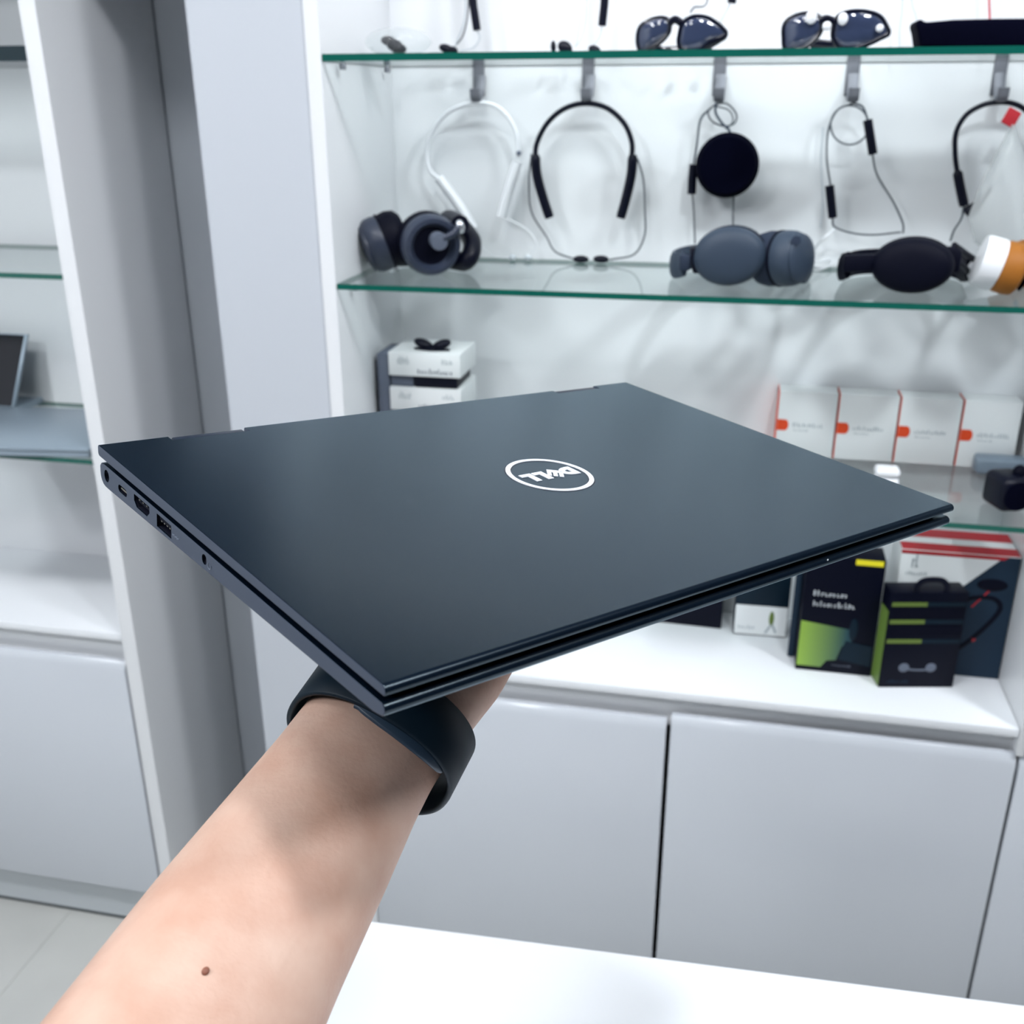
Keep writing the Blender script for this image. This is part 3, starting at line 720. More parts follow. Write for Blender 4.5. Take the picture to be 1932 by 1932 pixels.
# long black pouch
Yp = YF + .07; a, b = P(1729, 40, Yp), P(1960, 96, Yp); s_ = mpp(1800, 70, Yp)
pts = [V((P(u, v, Yp).x, Yp, P(u, v, Yp).z)) for u, v in [(1728, 44), (1737, 34), (1745, 42), (1800, 37), (1880, 35), (1990, 34), (1990, 99), (1735, 99), (1731, 70)]]
dz = Z1 + .0008 - min(p.z for p in pts)
pts = [p + V((0, 0, dz if p.z < .5 * (a.z + b.z) else 0)) for p in pts]
pou = MB().prism(pts, (0, .06, 0)).build('pouch', 'cloth', bevel=.006, seg=3); tag(pou, 'long black fabric pouch lying on the shelf at the right edge', 'pouch')
MB().tube([pts[0] + V((.01, .002, -.016)), pts[5] + V((-.01, .002, -.02))], .0012, 6).build('zip', 'blackm', pou)
# hanging earphones whose buds rest on the shelf
def hanging(bar, c1, c2, label, buds, Y=YB - .05):
    t = thing('earphones', P(buds[0][0], 97, Y), label, 'earphones', 'hanging earphones above the sunglasses shelf')
    MB().tube([P(u, v, Y) for u, v in bar], .0058, 10).build('control_bar', 'black', t)
    m = MB()
    for c in c1: cord(m, c, Y + .004, .0011)
    m.build('cable', 'darkc', t)
    m = MB()
    for c in c2: cord(m, c, Y + .002, .0011)
    m.build('pale_cable', 'clearc', t)
    for u, v, ru, rv in buds:
        s_ = mpp(u, v, Y); cpt = P(u, v, Y); cpt.z = max(cpt.z, Z1 + rv * s_ * .9)
        MB().ell(cpt, V((ru * s_, 0, -.2 * ru * s_)), V((0, .008, 0)), V((0, 0, rv * s_)), 14, 8).build('earbud', 'black', t)
hanging([(884, -120), (889, -30), (893, 10), (900, 57)], [[(880, -120), (884, 0), (876, 60), (860, 85), (850, 92)]], [[(900, 57), (905, 72), (893, 90), (868, 96)], [(872, -120), (878, 20), (862, 78), (855, 92)]], 'hanging earphones with a dark control bar above the leftmost hook', [(842, 92, 14, 8), (855, 94, 9, 6)])
hanging([(1146, -120), (1142, -20), (1140, 10), (1136, 49)], [], [[(1136, 49), (1132, 68), (1120, 86), (1110, 94)], [(1108, -120), (1106, 20), (1098, 70), (1085, 90)], [(1090, -120), (1095, 10), (1090, 70), (1085, 90)]], 'hanging earphones with pale cables left of the smaller sunglasses', [(1066, 90, 14, 12), (1044, 88, 5, 11), (1122, 94, 12, 8)])
hanging([(1392, -90), (1388, -30), (1380, 6)], [[(1330, -110), (1335, 0), (1310, 14), (1302, 24)]], [[(1378, 6), (1366, 30), (1350, 60), (1340, 94)], [(1296, -110), (1292, 30), (1290, 94)]], 'hanging earphones behind the smaller sunglasses', [(1336, 93, 9, 6), (1291, 94, 7, 5)])
t = thing('earphone_cable', P(1720, 97, YB - .04), 'pale thin cables hanging between the stickered sunglasses and the pouch', 'cable')
m = MB(); cord(m, [(1700, -100), (1703, 0), (1697, 60), (1698, 98)], YB - .03, .0014); cord(m, [(1715, -100), (1720, 0), (1728, 30), (1732, 60)], YB - .03, .001); cord(m, [(1500, -100), (1503, 0), (1500, 30), (1498, 94)], YB - .03, .001); m.build('cable', 'clearc', t)
t = MB(); cord(t, [(1862, -100), (1866, 0), (1868, 60), (1866, 98)], YB - .03, .0012); tag(t.build('red_cable', 'redtag'), 'thin reddish cable hanging behind the black pouch', 'cable')
for u, lb in ((882, 'upper wall hook above the leftmost pair of hanging earphones'), (1126, 'upper wall hook above the pale cabled hanging earphones'), (1350, 'upper wall hook above the smaller sunglasses'), (1505, 'upper wall hook above the stickered sunglasses'), (1708, 'upper wall hook left of the black pouch'), (1862, 'upper wall hook above the black pouch')):
    hk, _ = hook(u, -190, -112); hk['label'] = lb; hk['group'] = 'hooks above the sunglasses shelf'
# earbuds in a clear pouch at the left end
Yq = YF + .14; pc = P(745, 88, Yq)
t = thing('earbuds_pouch', (pc.x, Yq, Z1), 'dark earbuds in a clear plastic pouch at the left end of the shelf', 'earbuds')
for (u, v, a_, b_) in ((733, 77, 13, 8), (745, 86, 14, 10), (752, 92, 14, 9)):
    s_ = mpp(u, v, Yq); cpt = P(u, v, Yq); cpt.z = max(cpt.z, Z1 + .95 * b_ * s_); MB().ell(cpt, V((a_ * s_, .002, -.3 * b_ * s_)), V((0, .009, 0)), V((.2 * a_ * s_, 0, b_ * s_)), 14, 9).build('earbud', 'black', t)
s_ = mpp(740, 88, Yq); cpt = P(752, 88, Yq); cpt.z = Z1 + .0185
MB().ell(cpt, V((62 * s_, 0, 0)), V((0, .03, 0)), V((0, 0, .018)), 20, 10).build('clear_pouch', 'clearbox', t)


# ------------------------------------------------------------------ headphones on the middle shelf
def cup(t, c, axis, R, mt, cm, ex=1, ey=1, xd=None, depth=1.0, dish=False, cush=True):
    d = depth
    if cush: MB().lathe([(R * .45, -.030 * d), (R * .72, -.032 * d), (R * .92, -.027 * d), (R * 1.0, -.018 * d), (R * .97, -.008 * d), (R * .8, -.006 * d)], c, axis, 32, ex=ex, ey=ey, xdir=xd).build('ear_cushion', cm, t)
    prof = [(R * .85, -.0075 * d), (R * .97, -.006 * d), (R * 1.0, .0 * d), (R * .98, .007 * d), (R * .90, .0125 * d)]
    prof += [(R * .76, .013 * d), (R * .64, .006 * d), (.004, .005 * d)] if dish else [(R * .74, .0165 * d), (R * .4, .0185 * d), (.003, .019 * d)]
    o = MB().lathe(prof, c, axis, 36, ex=ex, ey=ey, xdir=xd).build('ear_cup', mt, t, ang=45)
    MB().lathe([(R * .95, -.0085 * d), (R * 1.012, -.0078 * d), (R * 1.012, -.0058 * d), (R * .95, -.005 * d)], c, axis, 36, ex=ex, ey=ey, xdir=xd).build('seam_ring', 'blackm', o)
    if not dish: MB().lathe([(R * .60, .0165 * d), (R * .85, .0142 * d), (R * .86, .0156 * d), (R * .82, .0168 * d), (R * .5, .0196 * d), (.003, .0202 * d)], c, axis, 36, ex=ex, ey=ey, xdir=xd).build('face_plate', mt, o)
    return o
def sit(c, R, z): return V((c.x, c.y, max(c.z, z + R)))
tc = lambda c: (CAM - c).normalized()
# 1 charcoal pair, left
Yc = YF + .10
t = thing('headphones', (P(800, 480, Yc).x, Yc, Z2), 'charcoal over-ear headphones with a round grey hub, at the left end', 'headphones', 'headphones on the glass shelf')
c = P(716, 463, Yc + .02); R1 = 50 * mpp(716, 463, Yc); c.z = Z2 + R1 * .98
cup(t, c, V((-.86, -.42, -.34)), R1, 'shell', 'blackm', depth=1.25)
c = P(812, 466, Yc); R2 = 55 * mpp(812, 466, Yc); c.z = Z2 + R2 * .99
axf = (tc(c) + V((.30, 0, -.22))).normalized()
cup(t, c, axf, R2, 'shell', 'blackm', depth=1.3, dish=True)
MB().lathe([(R2 * .63, .0068), (R2 * .62, .0078), (.004, .0078)], c, axf, 30).build('inner_plate', 'blackm', t)
h = c + axf * .014 + V((.008, 0, .008))
hub = MB().lathe([(.0115, -.01), (.0125, .004), (.0115, .008), (.003, .0085)], h, axf, 24).build('hub', 'dkprint', t)
e1 = P(856, 441, Yc - .01); e2 = P(868, 428, Yc - .005)
MB().tube([h + axf * .002, e1, e2], [.0045, .005, .006], 10).build('yoke', 'shell', t)
MB().ell(e2, V((.006, 0, .003)), V((0, .006, 0)), V((-.003, 0, .009)), 14, 9).build('yoke_joint', 'silver', t)
pp = cat([P(868, 424, Yc + .02), P(846, 414, Yc + .075), P(862, 420, Yc + .10), P(890, 455, Yc + .055), P(880, 492, Yc + .03), P(835, 500, Yc + .055), P(770, 490, Yc + .065), P(735, 475, Yc + .035)], 6)
pp = [V((p.x, p.y, max(p.z, Z2 + .0145))) for p in pp]
MB().tube(pp, .0135, 12).build('headband', 'black', t)
# 2 slate pair
def bandbehind(t, pxs, r, mt, sx=1.6, sy=.5):
    pp = cat([P(u, v, Y) for u, v, Y in pxs], 6); pp = [V((p.x, p.y, max(p.z, Z2 + r * sx + .0012))) for p in pp]; return MB().tube(pp, r, 10, up=(0, 0, 1), sx=sx, sy=sy).build('headband', mt, t)
Yc = YF + .085
t = thing('headphones', (P(1400, 490, Yc).x, Yc, Z2), 'slate grey over-ear headphones with one cup turned sideways', 'headphones', 'headphones on the glass shelf')
c = P(1376, 487, Yc); s_ = mpp(1376, 487, Yc); c.z = Z2 + 57 * s_
cup(t, c, (tc(c) + V((-.12, 0, -.12))).normalized(), 62 * s_, 'grey', 'grey2', ex=1.12, ey=.9, xd=(1, 0, .12), depth=1.1)
MB().obox(P(1293, 495, Yc + .004), V((11 * s_, 0, 0)), V((0, .008, 0)), V((0, 0, 15 * s_))).build('slider', 'grey2', t, bevel=.003)
MB().obox(P(1311, 490, Yc + .006), V((7 * s_, 0, 0)), V((0, .010, 0)), V((-.003, 0, 25 * s_))).build('yoke', 'black', t, bevel=.003)
c = P(1487, 477, Yc + .012); c.z = Z2 + 53 * s_
cup(t, c, V((.80, -.52, .1)), 53 * s_, 'grey', 'grey2', depth=1.35)
MB().lathe([(.006, 0), (.006, .0012), (.0045, .0014)], P(1502, 454, Yc - .017), tc(c), 16).build('button', 'grey2', t)
bandbehind(t, [(1290, 497, Yc + .02), (1270, 505, Yc + .06), (1310, 500, Yc + .13), (1400, 500, Yc + .15), (1500, 505, Yc + .13), (1525, 515, Yc + .07), (1518, 510, Yc + .02)], .011, 'grey')
# 3 black pair
Yc = YF + .075
t = thing('headphones', (P(1720, 500, Yc).x, Yc, Z2), 'black headphones with one large oval cup and a wide flat band', 'headphones', 'headphones on the glass shelf')
c = P(1722, 495, Yc); s_ = mpp(1722, 495, Yc); c.z = Z2 + 55 * s_
cup(t, c, (tc(c) + V((-.05, 0, -.1))).normalized(), 62 * s_, 'blackm', 'blackm', ex=1.27, ey=.88, xd=(1, 0, .02), depth=1.2)
MB().obox(P(1622, 496, Yc + .004), V((32 * s_, 0, .001)), V((0, .006, 0)), V((0, 0, 17 * s_))).build('slider', 'blackm', t, bevel=.003)
MB().obox(P(1797, 490, Yc + .01), V((16 * s_, 0, -.002)), V((0, .008, 0)), V((0, 0, 24 * s_))).build('yoke', 'blackm', t, bevel=.005)
for q in ([(1800, 462), (1836, 488)], [(1805, 487), (1829, 515)]): MB().tube([P(q[0][0], q[0][1], Yc + .01), P(q[1][0], q[1][1], Yc + .05)], .0038, 8).build('wire_arm', 'black', t)
bandbehind(t, [(1600, 500, Yc + .012), (1588, 505, Yc + .05), (1620, 505, Yc + .13), (1720, 505, Yc + .16), (1800, 510, Yc + .13), (1830, 505, Yc + .05)], .011, 'blackm')
# 4 white and tan pair
Yc = YF + .09
t = thing('headphones', (P(1895, 500, Yc).x, Yc, Z2), 'white headphones with tan leather ear cushion at the right edge', 'headphones', 'headphones on the glass shelf')
c = P(1885, 494, Yc); s_ = mpp(1885, 494, Yc); c.z = Z2 + 58 * s_
axc = V((-.96, .06, .24)).normalized()
def drum(t, c, ax, R):
    MB().lathe([(R * .9, -.001), (R * .98, 0), (R, .003), (R, .020), (R * .95, .0245), (R * .6, .026), (.003, .026)], c, ax, 36).build('ear_cup', 'whitep', t)
    MB().lathe([(R * .45, -.027), (R * .8, -.028), (R * .96, -.0245), (R * 1.01, -.017), (R * 1.0, -.004), (R * .93, .0)], c, ax, 36).build('ear_cushion', 'tan', t)
drum(t, c, axc, 52 * s_)
MB().lathe([(52 * s_ * .5, -.0275), (52 * s_ * .72, -.034), (.004, -.035)], c, axc, 24).build('ear_mesh', 'cloth', t)
c2 = P(1944, 490, Yc + .075); c2.z = Z2 + 52 * s_
drum(t, c2, V((.7, .7, .2)), 48 * s_)
pp = cat([c + V((-.02, .012, -.01)), c + V((-.025, .06, -.015)), c + V((.0, .125, -.015)), c2 + V((-.02, .05, -.015)), c2 + V((0, .02, -.01))], 6)
MB().tube(pp, .008, 10, up=(0, 0, 1), sx=1.5, sy=.6).build('headband', 'whitep', t)
# white cable heap between the slate and black pairs
m = MB(); rnd = random.Random(7)
pts = [PZ(1532 + 38 * math.cos(i * 1.3) + 8 * rnd.uniform(-1, 1), 505 + 9 * math.sin(i * 1.9), Z2) + V((0, 0, .0022 + .0010 * i)) for i in range(14)]
m.tube(cat(pts + [P(1548, 455, YB - .04), P(1575, 432, YB - .03)], 6), .0014, 6); tag(m.build('white_cable', 'whitep'), 'small heap of white cable between the grey and black headphones', 'cable')


# ------------------------------------------------------------------ boxes on the lower glass shelf
def strokes(name, org, ux, uy, w_, h_, n, mt, parent, seed=1):
    """illegible little print: short bars along ux with height along uy"""
    m = MB(); rnd = random.Random(seed); nrm = V(ux).cross(V(uy)).normalized(); step = w_ / n
    for i in range(n):
        a = V(org) + V(ux) * (i * step); hh = h_ * rnd.choice((.6, .6, .85, 1)); ww = step * rnd.uniform(.25, .5)
        m.obox(a + V(ux) * (ww / 2) + V(uy) * (hh / 2), V(ux) * (ww / 2), V(uy) * (hh / 2), nrm * .0002)
        if rnd.random() < .6: m.obox(a + V(ux) * (step * .42) + V(uy) * (h_ * rnd.choice((.1, .5, .55))), V(ux) * (step * .36), V(uy) * (h_ * .07), nrm * .0002)
    return m.build(name, mt, parent)
XV, ZV = V((1, 0, 0)), V((0, 0, 1))
Yq = YB - .045
bx = []
us = [1463, 1577, 1693, 1812, 1926]
for i in range(4):
    ub = us[i]; a = P(ub + (0 if i else 0), 735 + i * 5, Yq)
    xa = P(us[i], 800, Yq).x + .0012; xb = (P(us[i + 1], 800, Yq).x if i < 4 else xa + .088) - .0002
    zt = Z3 + .1015
    lbs = ['leftmost small white box with orange tab on the lower shelf', 'second small white box with orange tab from the left', 'third small white box with orange tab from the left', 'fourth small white box with orange tab, above the black speaker', 'small white box cut by the right edge of the photo']
    t = thing('product_box', ((xa + xb) / 2, Yq + .02, Z3), lbs[i], 'box', 'white boxes with orange tabs')
    MB().box((xa + .0012, Yq, Z3 + .0004), (xb - .0006, Yq + .0425, zt)).build('box_body', 'card', t, bevel=.0008)
    MB().box((xa, Yq + .0008, Z3 + .0006), (xa + .0012, Yq + .042, zt - .0006)).build('orange_side', 'orange', t)
    zc_ = Z3 + .049
    tabp = [(xa + .0014, zc_ - .0085), (xa + .013, zc_ - .0085)] + [(xa + .013 + .005 * math.cos(q), zc_ + .0085 * math.sin(q)) for q in [(-.5 + k / 6) * math.pi for k in range(1, 6)]] + [(xa + .013, zc_ + .0085), (xa + .0014, zc_ + .0085)]
    MB().prism([(x, Yq - .0004, z) for x, z in tabp], (0, .0006, 0)).build('orange_tab', 'orange', t)
    strokes('print', (xa + .024, Yq, zc_ - .002), XV, ZV, .045, .0065, 12, 'grprint', t, i); strokes('small_print', (xa + .026, Yq, zc_ - .0085), XV, ZV, .022, .003, 9, 'grprint', t, i + 9)
# clear-lidded earbud boxes stacked at the left
Ye = YF + .12
s_ = mpp(800, 690, Ye)
xa, xb = P(733, 690, Ye).x, P(868, 690, Ye).x
zt = P(800, 667, Ye).z; zb = P(800, 711, Ye).z; h_ = zt - zb
zz = Z3 + .0004
lev = []
pitch = P(800, 667, Ye).z - P(800, 733, Ye).z
top_ = zt
k = 0
levels = []
while top_ - h_ > Z3 - .002 and k < 5:
    levels.append((max(top_ - h_, Z3 + .0004), top_)); top_ -= pitch; k += 1
# bottom box takes up the rest
lo_, hi_ = levels[-1]; levels[-1] = (Z3 + .0004, hi_)
names_ = ['white earbud box with black earbuds on top of a stack', 'second white earbud box from the top of its stack', 'third white earbud box from the top, behind the laptop', 'fourth white earbud box in the stack', 'lowest white earbud box in the stack']
for k, (za, zb_) in enumerate(levels):
    t = thing('earbud_box', ((xa + xb) / 2, Ye + .045, za), names_[k], 'box', 'stacked earbud boxes')
    MB().box((xa, Ye, za), (xb, Ye + .095, zb_)).build('box_body', 'card', t, bevel=.001)
    strokes('print', (xb - .028, Ye, za + h_ * .55), XV, ZV, .018, .008, 6, 'grprint', t, k); strokes('print', (xa + .045, Ye, za + h_ * .12), XV, ZV, .055, .008, 12, 'dkprint', t, k + 5); strokes('print', (xa + .014, Ye, za + h_ * .5), XV, ZV, .02, .012, 7, 'grprint', t, k + 3)
    if k == 0:
        for sx_ in (-1, 1):
            MB().ell(((xa + xb) / 2 + .006 + sx_ * .014, Ye + .028, zb_ + .008), V((.015, 0, .004 * sx_)), V((0, .010, 0)), V((0, 0, .0075)), 14, 9).build('earbud', 'black', t)
        MB().tube(cat([((xa + xb) / 2 - .02, Ye + .022, zb_ + .002), ((xa + xb) / 2 + .006, Ye + .016, zb_ + .002), ((xa + xb) / 2 + .034, Ye + .022, zb_ + .002)], 5), .002, 6).build('ear_hook', 'black', t)
    if k > 0:
        g0, g1 = zb_ + .0004, levels[k - 1][0] - .0004
        MB().box((xa + .038, Ye + .004, g0), (xb - .006, Ye + .085, g1)).build('dark_tray', 'black', t, bevel=.002)
        MB().box((xa + .001, Ye + .006, g0), (xa + .036, Ye + .085, g1)).build('grey_tray', 'dkprint', t, bevel=.001)
MBx = MB().box((xa - .019, Ye + .004, Z3 + .0004), (xa - .0012, Ye + .075, zt - .004)).build('thin_box', 'dkprint', bevel=.001); tag(MBx, 'thin dark grey box standing beside the stacked earbud boxes', 'box')
# white charging case behind the laptop edge
c = PZ(1668, 930, Z3); s_ = mpp(1668, 900, c.y)
t = thing('charging_case', (c.x, c.y, Z3), 'white rounded charging case standing on the lower shelf', 'case')
rw = 24 * s_; hh = P(1668, 880, c.y).z - Z3
MB().obox((c.x, c.y, Z3 + hh * .32 + .0003), V((rw, 0, 0)), V((0, rw * .8, 0)), V((0, 0, hh * .32))).build('case_body', 'whitep', t, bevel=.006, seg=4)
MB().obox((c.x, c.y, Z3 + hh * .825), V((rw, 0, 0)), V((0, rw * .8, 0)), V((0, 0, hh * .175))).build('case_lid', 'whitep', t, bevel=.006, seg=4)
# black cube speaker
Yk = YF + .075; s_ = mpp(1890, 920, Yk)
b_ = P(1890, 955, Yk); t = thing('mini_speaker', (b_.x, Yk, Z3), 'small black rounded cube speaker on the lower shelf at the right edge', 'speaker')
c = V((b_.x + .002, Yk, 0)); hh = 36 * s_; c.z = Z3 + hh + .001
rx = Matrix.Rotation(.35, 3, 'Z')
MB().obox(c, rx @ V((32 * s_, 0, 0)), rx @ V((0, .026, 0)), V((0, 0, hh))).build('body', 'black', t, bevel=.010, seg=4)
MB().lathe([(.019, 0), (.020, .0015), (.004, .002)], c + rx @ V((0, -.026, 0)), rx @ V((0, -1, 0)), 24).build('speaker_grille', 'cloth', t)
MB().ell(P(1924, 891, Yk), V((.009, 0, 0)), V((0, .009, 0)), V((0, 0, .010)), 14, 10).build('knob', 'blackm', t)
q = PZ(1885, 905, Z3); MBs = MB().box((q.x - .030, q.y + .012, Z3 + .0005), (q.x + .04, q.y + .045, Z3 + .026)).build('clear_case', 'casegrey', bevel=.006, seg=3)
tag(MBs, 'grey blue case behind the black cube speaker', 'case')


# ------------------------------------------------------------------ boxes on the worktop
def fbox(name, bl, br, depth, h, label, mt, bevel=.0008):
    """box whose front lower edge runs from bl to br; returns thing, frame (origin, ux, uz, normal out)"""
    bl, br = V(bl), V(br); bl.z = br.z = ZC + .0004
    ux = (br - bl).normalized(); n = V((ux.y, -ux.x, 0)); w_ = (br - bl).length
    t = thing(name, (bl + br) / 2 - n * (depth / 2), label, 'box')
    MB().prism([bl, br, br - n * depth, bl - n * depth], (0, 0, h)).build('box_body', mt, t, bevel=bevel)
    return t, bl, ux, ZV, n, w_
def patch(name, fr, pts, mt, off=.0003, th=.0004):   # flat print on the front, pts in metres
    t, o, ux, uz, n, w_ = fr
    return MB().prism([o + ux * x + uz * z + n * off for x, z in pts], n * th).build(name, mt, t)
def hgt(u, v, pt): # height at which the line of sight passes over a ground point
    return P(u, v, pt.y).z - ZC
# red, white and slate box
bl, br = V((.266, 1.458, ZC)), V((.4285, 1.459, ZC))
hB = hgt(1915, 1052, br)
F1 = fbox('headphone_box', bl, br, .085, hB, 'large red, white and slate grey box with an earbud picture', 'card')
w_ = F1[5]
patch('slate_panel', F1, [(0, 0), (w_ - .0006, 0), (w_ - .0006, hB - .001), (w_ * .86, hB - .001), (w_ * .42, hB * .62), (0, hB * .40)], 'boxgrey')
patch('red_edge', F1, [(.0, hB - .006), (w_ * .86, hB - .006), (w_ * .9, hB - .0006), (0, hB - .0006)], 'red', .0004)
o, ux, n = F1[1], F1[2], F1[4]
def topstrip(a, b, mt, x0_=0, x1_=None):
    x1_ = w_ if x1_ is None else x1_; z = V((0, 0, hB + .0002))
    MB().prism([o + ux * x0_ - n * a + z, o + ux * x1_ - n * a + z, o + ux * x1_ - n * b + z, o + ux * x0_ - n * b + z], (0, 0, .0004)).build('top_print', mt, F1[0])
topstrip(.001, .028, 'red', .0006, w_ - .0006); topstrip(.052, .084, 'red', .0006, w_ - .0006)
def onf(fr, x, z, off=.0012): t, o, ux, uz, n, w = fr; return o + ux * x + uz * z + n * off
MB().ell(onf(F1, w_ * .80, hB * .77), ux * .021, n * .0012, ZV * .010, 16, 8).build('earbud_picture', 'boxblack', F1[0])
MB().tube(cat([onf(F1, w_ * x, hB * z) for x, z in ((.55, .60), (.68, .66), (.84, .66), (.90, .58), (.80, .42), (.66, .27), (.52, .16))], 6), .0035, 6, up=n, sx=.3, sy=1).build('cable_picture', 'boxblack', F1[0])
MB().tube(cat([onf(F1, w_ * x, hB * z) for x, z in ((.78, .72), (.73, .66), (.66, .58))], 5), .0012, 6, up=n, sx=.4, sy=1).build('red_cable_picture', 'red', F1[0])
MB().ell(onf(F1, w_ * .72, hB * .32), ux * .004, n * .001, ZV * .005, 10, 6).build('red_dot', 'red', F1[0])
strokes('print', onf(F1, w_ * .10, hB * .86, .0004), ux, ZV, .010, .022, 2, 'grprint', F1[0], 3); strokes('print', onf(F1, w_ * .06, hB * .80, .0004), ux, ZV, .03, .006, 9, 'grprint', F1[0], 4)
# black and lime box A
bl, br = PZ(1500, 1262, ZC), V((.2425, 1.4275, ZC))
hA = hgt(1668, 1056, br) * .985
F2 = fbox('headphone_box', bl, br, .05, hA, 'tall black box with a lime green lower corner and pale lettering', 'boxblack')
w_ = F2[5]
grn = [(.001, .008), (w_ * .33, .008), (w_ * .40, .020), (w_ * .52, .022), (w_ * .58, .046), (w_ * .70, .052), (w_ * .66, .075), (.001, hA * .44)]
m_lg = bpy.data.materials.new('lime_to_teal_print'); m_lg.use_nodes = True
nt = m_lg.node_tree; bs = nt.nodes['Principled BSDF']; bs.inputs['Roughness'].default_value = .45
tcn = nt.nodes.new('ShaderNodeTexCoord'); sx_ = nt.nodes.new('ShaderNodeSeparateXYZ'); rp = nt.nodes.new('ShaderNodeValToRGB')
rp.color_ramp.elements[0].color = (*lin((140, 176, 66)), 1); rp.color_ramp.elements[1].color = (*lin((18, 62, 72)), 1); rp.color_ramp.elements[1].position = .9
nt.links.new(tcn.outputs['Generated'], sx_.inputs[0]); nt.links.new(sx_.outputs[0], rp.inputs[0]); nt.links.new(rp.outputs[0], bs.inputs['Base Color']); M['limegrad'] = m_lg
patch('lime_panel', F2, grn, 'limegrad')
patch('teal_picture', F2, [(w_ * .54, .024), (w_ * .97, .016), (w_ * .97, .050), (w_ * .62, .056)], 'boxteal', .0008)
patch('yellow_tab', F2, [(w_ * .62, hA - .009), (w_ * .97, hA - .009), (w_ * .97, hA - .0006), (w_ * .62, hA - .0006)], 'yellow')
strokes('lettering', onf(F2, w_ * .13, hA * .665, .0004), ux := F2[2], ZV, .050, .0085, 9, 'paleprint', F2[0], 11); strokes('lettering', onf(F2, w_ * .14, hA * .575, .0004), ux, ZV, .060, .0085, 12, 'paleprint', F2[0], 12)
strokes('small_print', onf(F2, w_ * .48, .012, .0004), ux, ZV, .028, .003, 10, 'dkprint', F2[0], 13)
MB().ell(onf(F2, w_ * .70, hA * .40), ux * .006, n * .001, ZV * .019, 12, 6).build('earbud_picture', 'boxteal', F2[0])
# black box B with lime stripes and a hanging handle
bl, br = PZ(1657, 1297, ZC), PZ(1797, 1297, ZC)
hC = hgt(1820, 1118, br)
F3 = fbox('earbuds_box', bl, br, .035, hC, 'black box with lime stripes and a hanging loop handle, frontmost on the worktop', 'boxblack')
w_ = F3[5]; o, ux, n = F3[1], F3[2], F3[4]
for k, f in enumerate((.86, .68, .475)):
    z = hC * f; x = w_
    patch('stripe', F3, [(.002, z), (w_ * .48, z), (w_ * .48, z + .0065), (.002, z + .0065)], 'limedk'); patch('stripe', F3, [(w_ * .48, z), (w_ * .985, z), (w_ * .985, z + .0065), (w_ * .48, z + .0065)], 'boxteal')
for k, f in enumerate((.74, .56)):
    patch('dark_field', F3, [(w_ * .05, hC * f), (w_ * .97, hC * f), (w_ * .97, hC * f + .015), (w_ * .05, hC * f + .015)], 'blackm', .0003)
MB().prism([o - n * .002 + ZV * .001 - ux * .0003, o - n * .0335 + ZV * .001 - ux * .0003, o - n * .0335 + ZV * (hC * .8) - ux * .0003, o - n * .002 + ZV * (hC * .8) - ux * .0003], -ux * .0004).build('lime_side', 'lime', F3[0])
hx = w_ * .52; zt = hC
pp = [onf(F3, hx - .021, zt - .006, -.004), onf(F3, hx - .021, zt + .008, -.004), onf(F3, hx - .014, zt + .0165, -.004), onf(F3, hx, zt + .0185, -.004), onf(F3, hx + .014, zt + .0165, -.004), onf(F3, hx + .021, zt + .008, -.004), onf(F3, hx + .021, zt - .006, -.004)]
MB().tube(cat(pp, 4), .0046, 8, up=n, sx=.5, sy=1).build('handle', 'black', F3[0])
MB().tube(cat([onf(F3, w_ * x, hC * z, .0008) for x, z in ((.30, .24), (.36, .20), (.50, .19), (.64, .20), (.70, .25))], 5), .0016, 6, up=n, sx=.3, sy=1).build('earbud_picture', 'dkprint', F3[0])
for x in (.30, .66): MB().ell(onf(F3, w_ * x, hC * .215, .0006), ux * .008, n * .0008, ZV * .0075, 12, 6).build('earbud_picture', 'dkprint', F3[0])
strokes('lettering', onf(F3, w_ * .10, hC * .05, .0004), ux, ZV, .032, .005, 8, 'boxgrey', F3[0], 21)
# small box with white label, thin grey box, dark box
bl, br = PZ(1383, 1196, ZC), PZ(1482, 1204, ZC)
F4 = fbox('earphone_box', bl, br, .035, .125, 'small box with a white lower label and a dark top, beside the tall black box', 'boxteal')
w_ = F4[5]; ux = F4[2]
patch('white_label', F4, [(.001, .002), (w_ - .001, .002), (w_ - .001, .054), (.001, .054)], 'card')
strokes('lettering', onf(F4, w_ * .08, .012, .0008), ux, ZV, .027, .006, 7, 'grprint', F4[0], 5)
MB().ell(onf(F4, w_ * .70, .033, .001), ux * .004, F4[4] * .0006, ZV * .013, 10, 6).build('figure_picture', 'limedk', F4[0])
MB().tube([onf(F4, w_ * .70, .022, .001), onf(F4, w_ * .60, .006, .001)], .0016, 6, up=F4[4], sx=.3, sy=1).build('figure_picture', 'grprint', F4[0])
MB().tube([onf(F4, w_ * .72, .022, .001), onf(F4, w_ * .80, .008, .001)], .0016, 6, up=F4[4], sx=.3, sy=1).build('figure_picture', 'grprint', F4[0])
bl, br = PZ(1485, 1238, ZC), PZ(1497, 1240, ZC)
fbox('thin_box', bl, br, .05, .15, 'thin slate box standing edge on left of the tall black box', 'boxgrey')
bl, br = PZ(1225, 1172, ZC), PZ(1360, 1187, ZC)
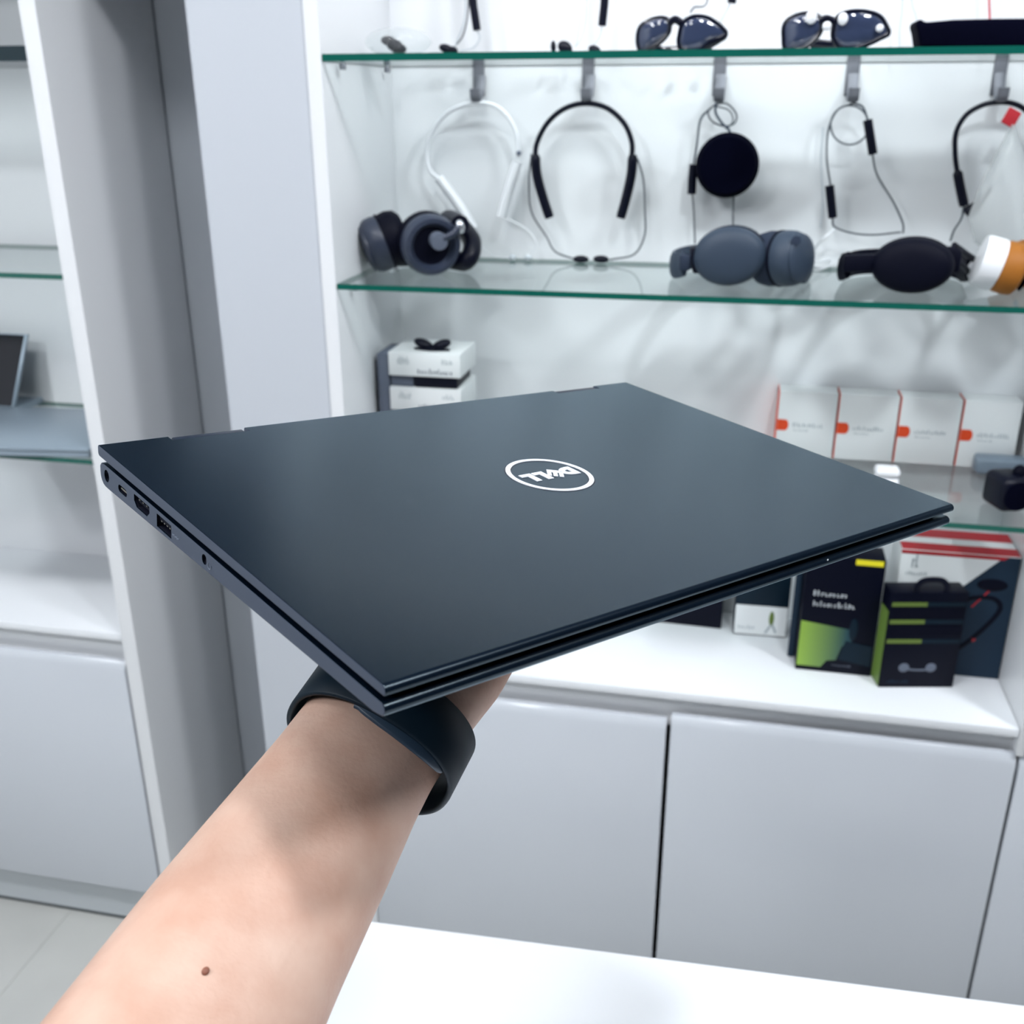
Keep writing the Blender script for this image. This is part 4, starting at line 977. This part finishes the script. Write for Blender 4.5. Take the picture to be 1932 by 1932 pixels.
fbox('dark_box', bl, br, .04, .09, 'dark navy box at the back of the worktop, half hidden by the laptop', 'boxblack')

# ------------------------------------------------------------------ laptops on the left shelf
def slab(a, b, c, h): return a, b, c
fr_ = PZ(166, 864, Z3); t_ = .0165
t = thing('laptop', fr_ + V((-.16, .08, 0)), 'closed silver laptop lying on the left glass shelf', 'laptop')
p1_ = PZ(168, 868, Z3); p4_ = PZ(164, 760, Z3)
fx = (p1_ - PZ(0, 864, Z3)); fx.z = 0; fx.normalize(); fy = V((-fx.y, fx.x, 0))
q1 = p1_ + fy * .004; Wd, Dp = .31, .215
def slabpts(z, ins=0): return [q1 - fx * ins + fy * ins + V((0, 0, z)), q1 - fx * (Wd - ins) + fy * ins + V((0, 0, z)), q1 - fx * (Wd - ins) + fy * (Dp - ins) + V((0, 0, z)), q1 - fx * ins + fy * (Dp - ins) + V((0, 0, z))]
MB().prism(slabpts(.0012, .002), (0, 0, .009)).build('base', 'silverlap', t, bevel=.002)
MB().prism(slabpts(.0108), (0, 0, .0055)).build('lid', 'silverlap', t, bevel=.0015)
MB().prism(slabpts(.0004, .012), (0, 0, .0012)).build('rubber_foot', 'blackm', t)
a = P(20, 745, YF + .15)
t = thing('laptop', (a.x - .12, YF + .16, Z3), 'open laptop with a dark screen at the left edge of the photo', 'laptop')
bx_ = P(62, 772, YF + .20); xr = P(30, 760, YF + .2).x
MB().box((xr - .32, YF + .02 + .16, Z3 + .0005), (xr + .002, YF + .272, Z3 + .011)).build('base', 'silverlap', t, bevel=.003)
tp0, tp1 = P(32, 630, YF + .235), P(4, 742, YF + .19)
zt = P(20, 632, YF + .235).z
scr = [V((xr - .32, YF + .195, Z3 + .013)), V((xr - .002, YF + .195, Z3 + .013)), V((xr + .012, YF + .245, zt)), V((xr - .306, YF + .245, zt))]
MB().prism(scr, (0, .006, -.001)).build('screen_lid', 'silverlap', t, bevel=.001)
cc_ = sum(scr, V()) / 4
MB().prism([cc_ + (p - cc_) * .97 + V((0, -.0006, .0001)) for p in scr], (0, .0005, 0)).build('screen', 'screen', t)
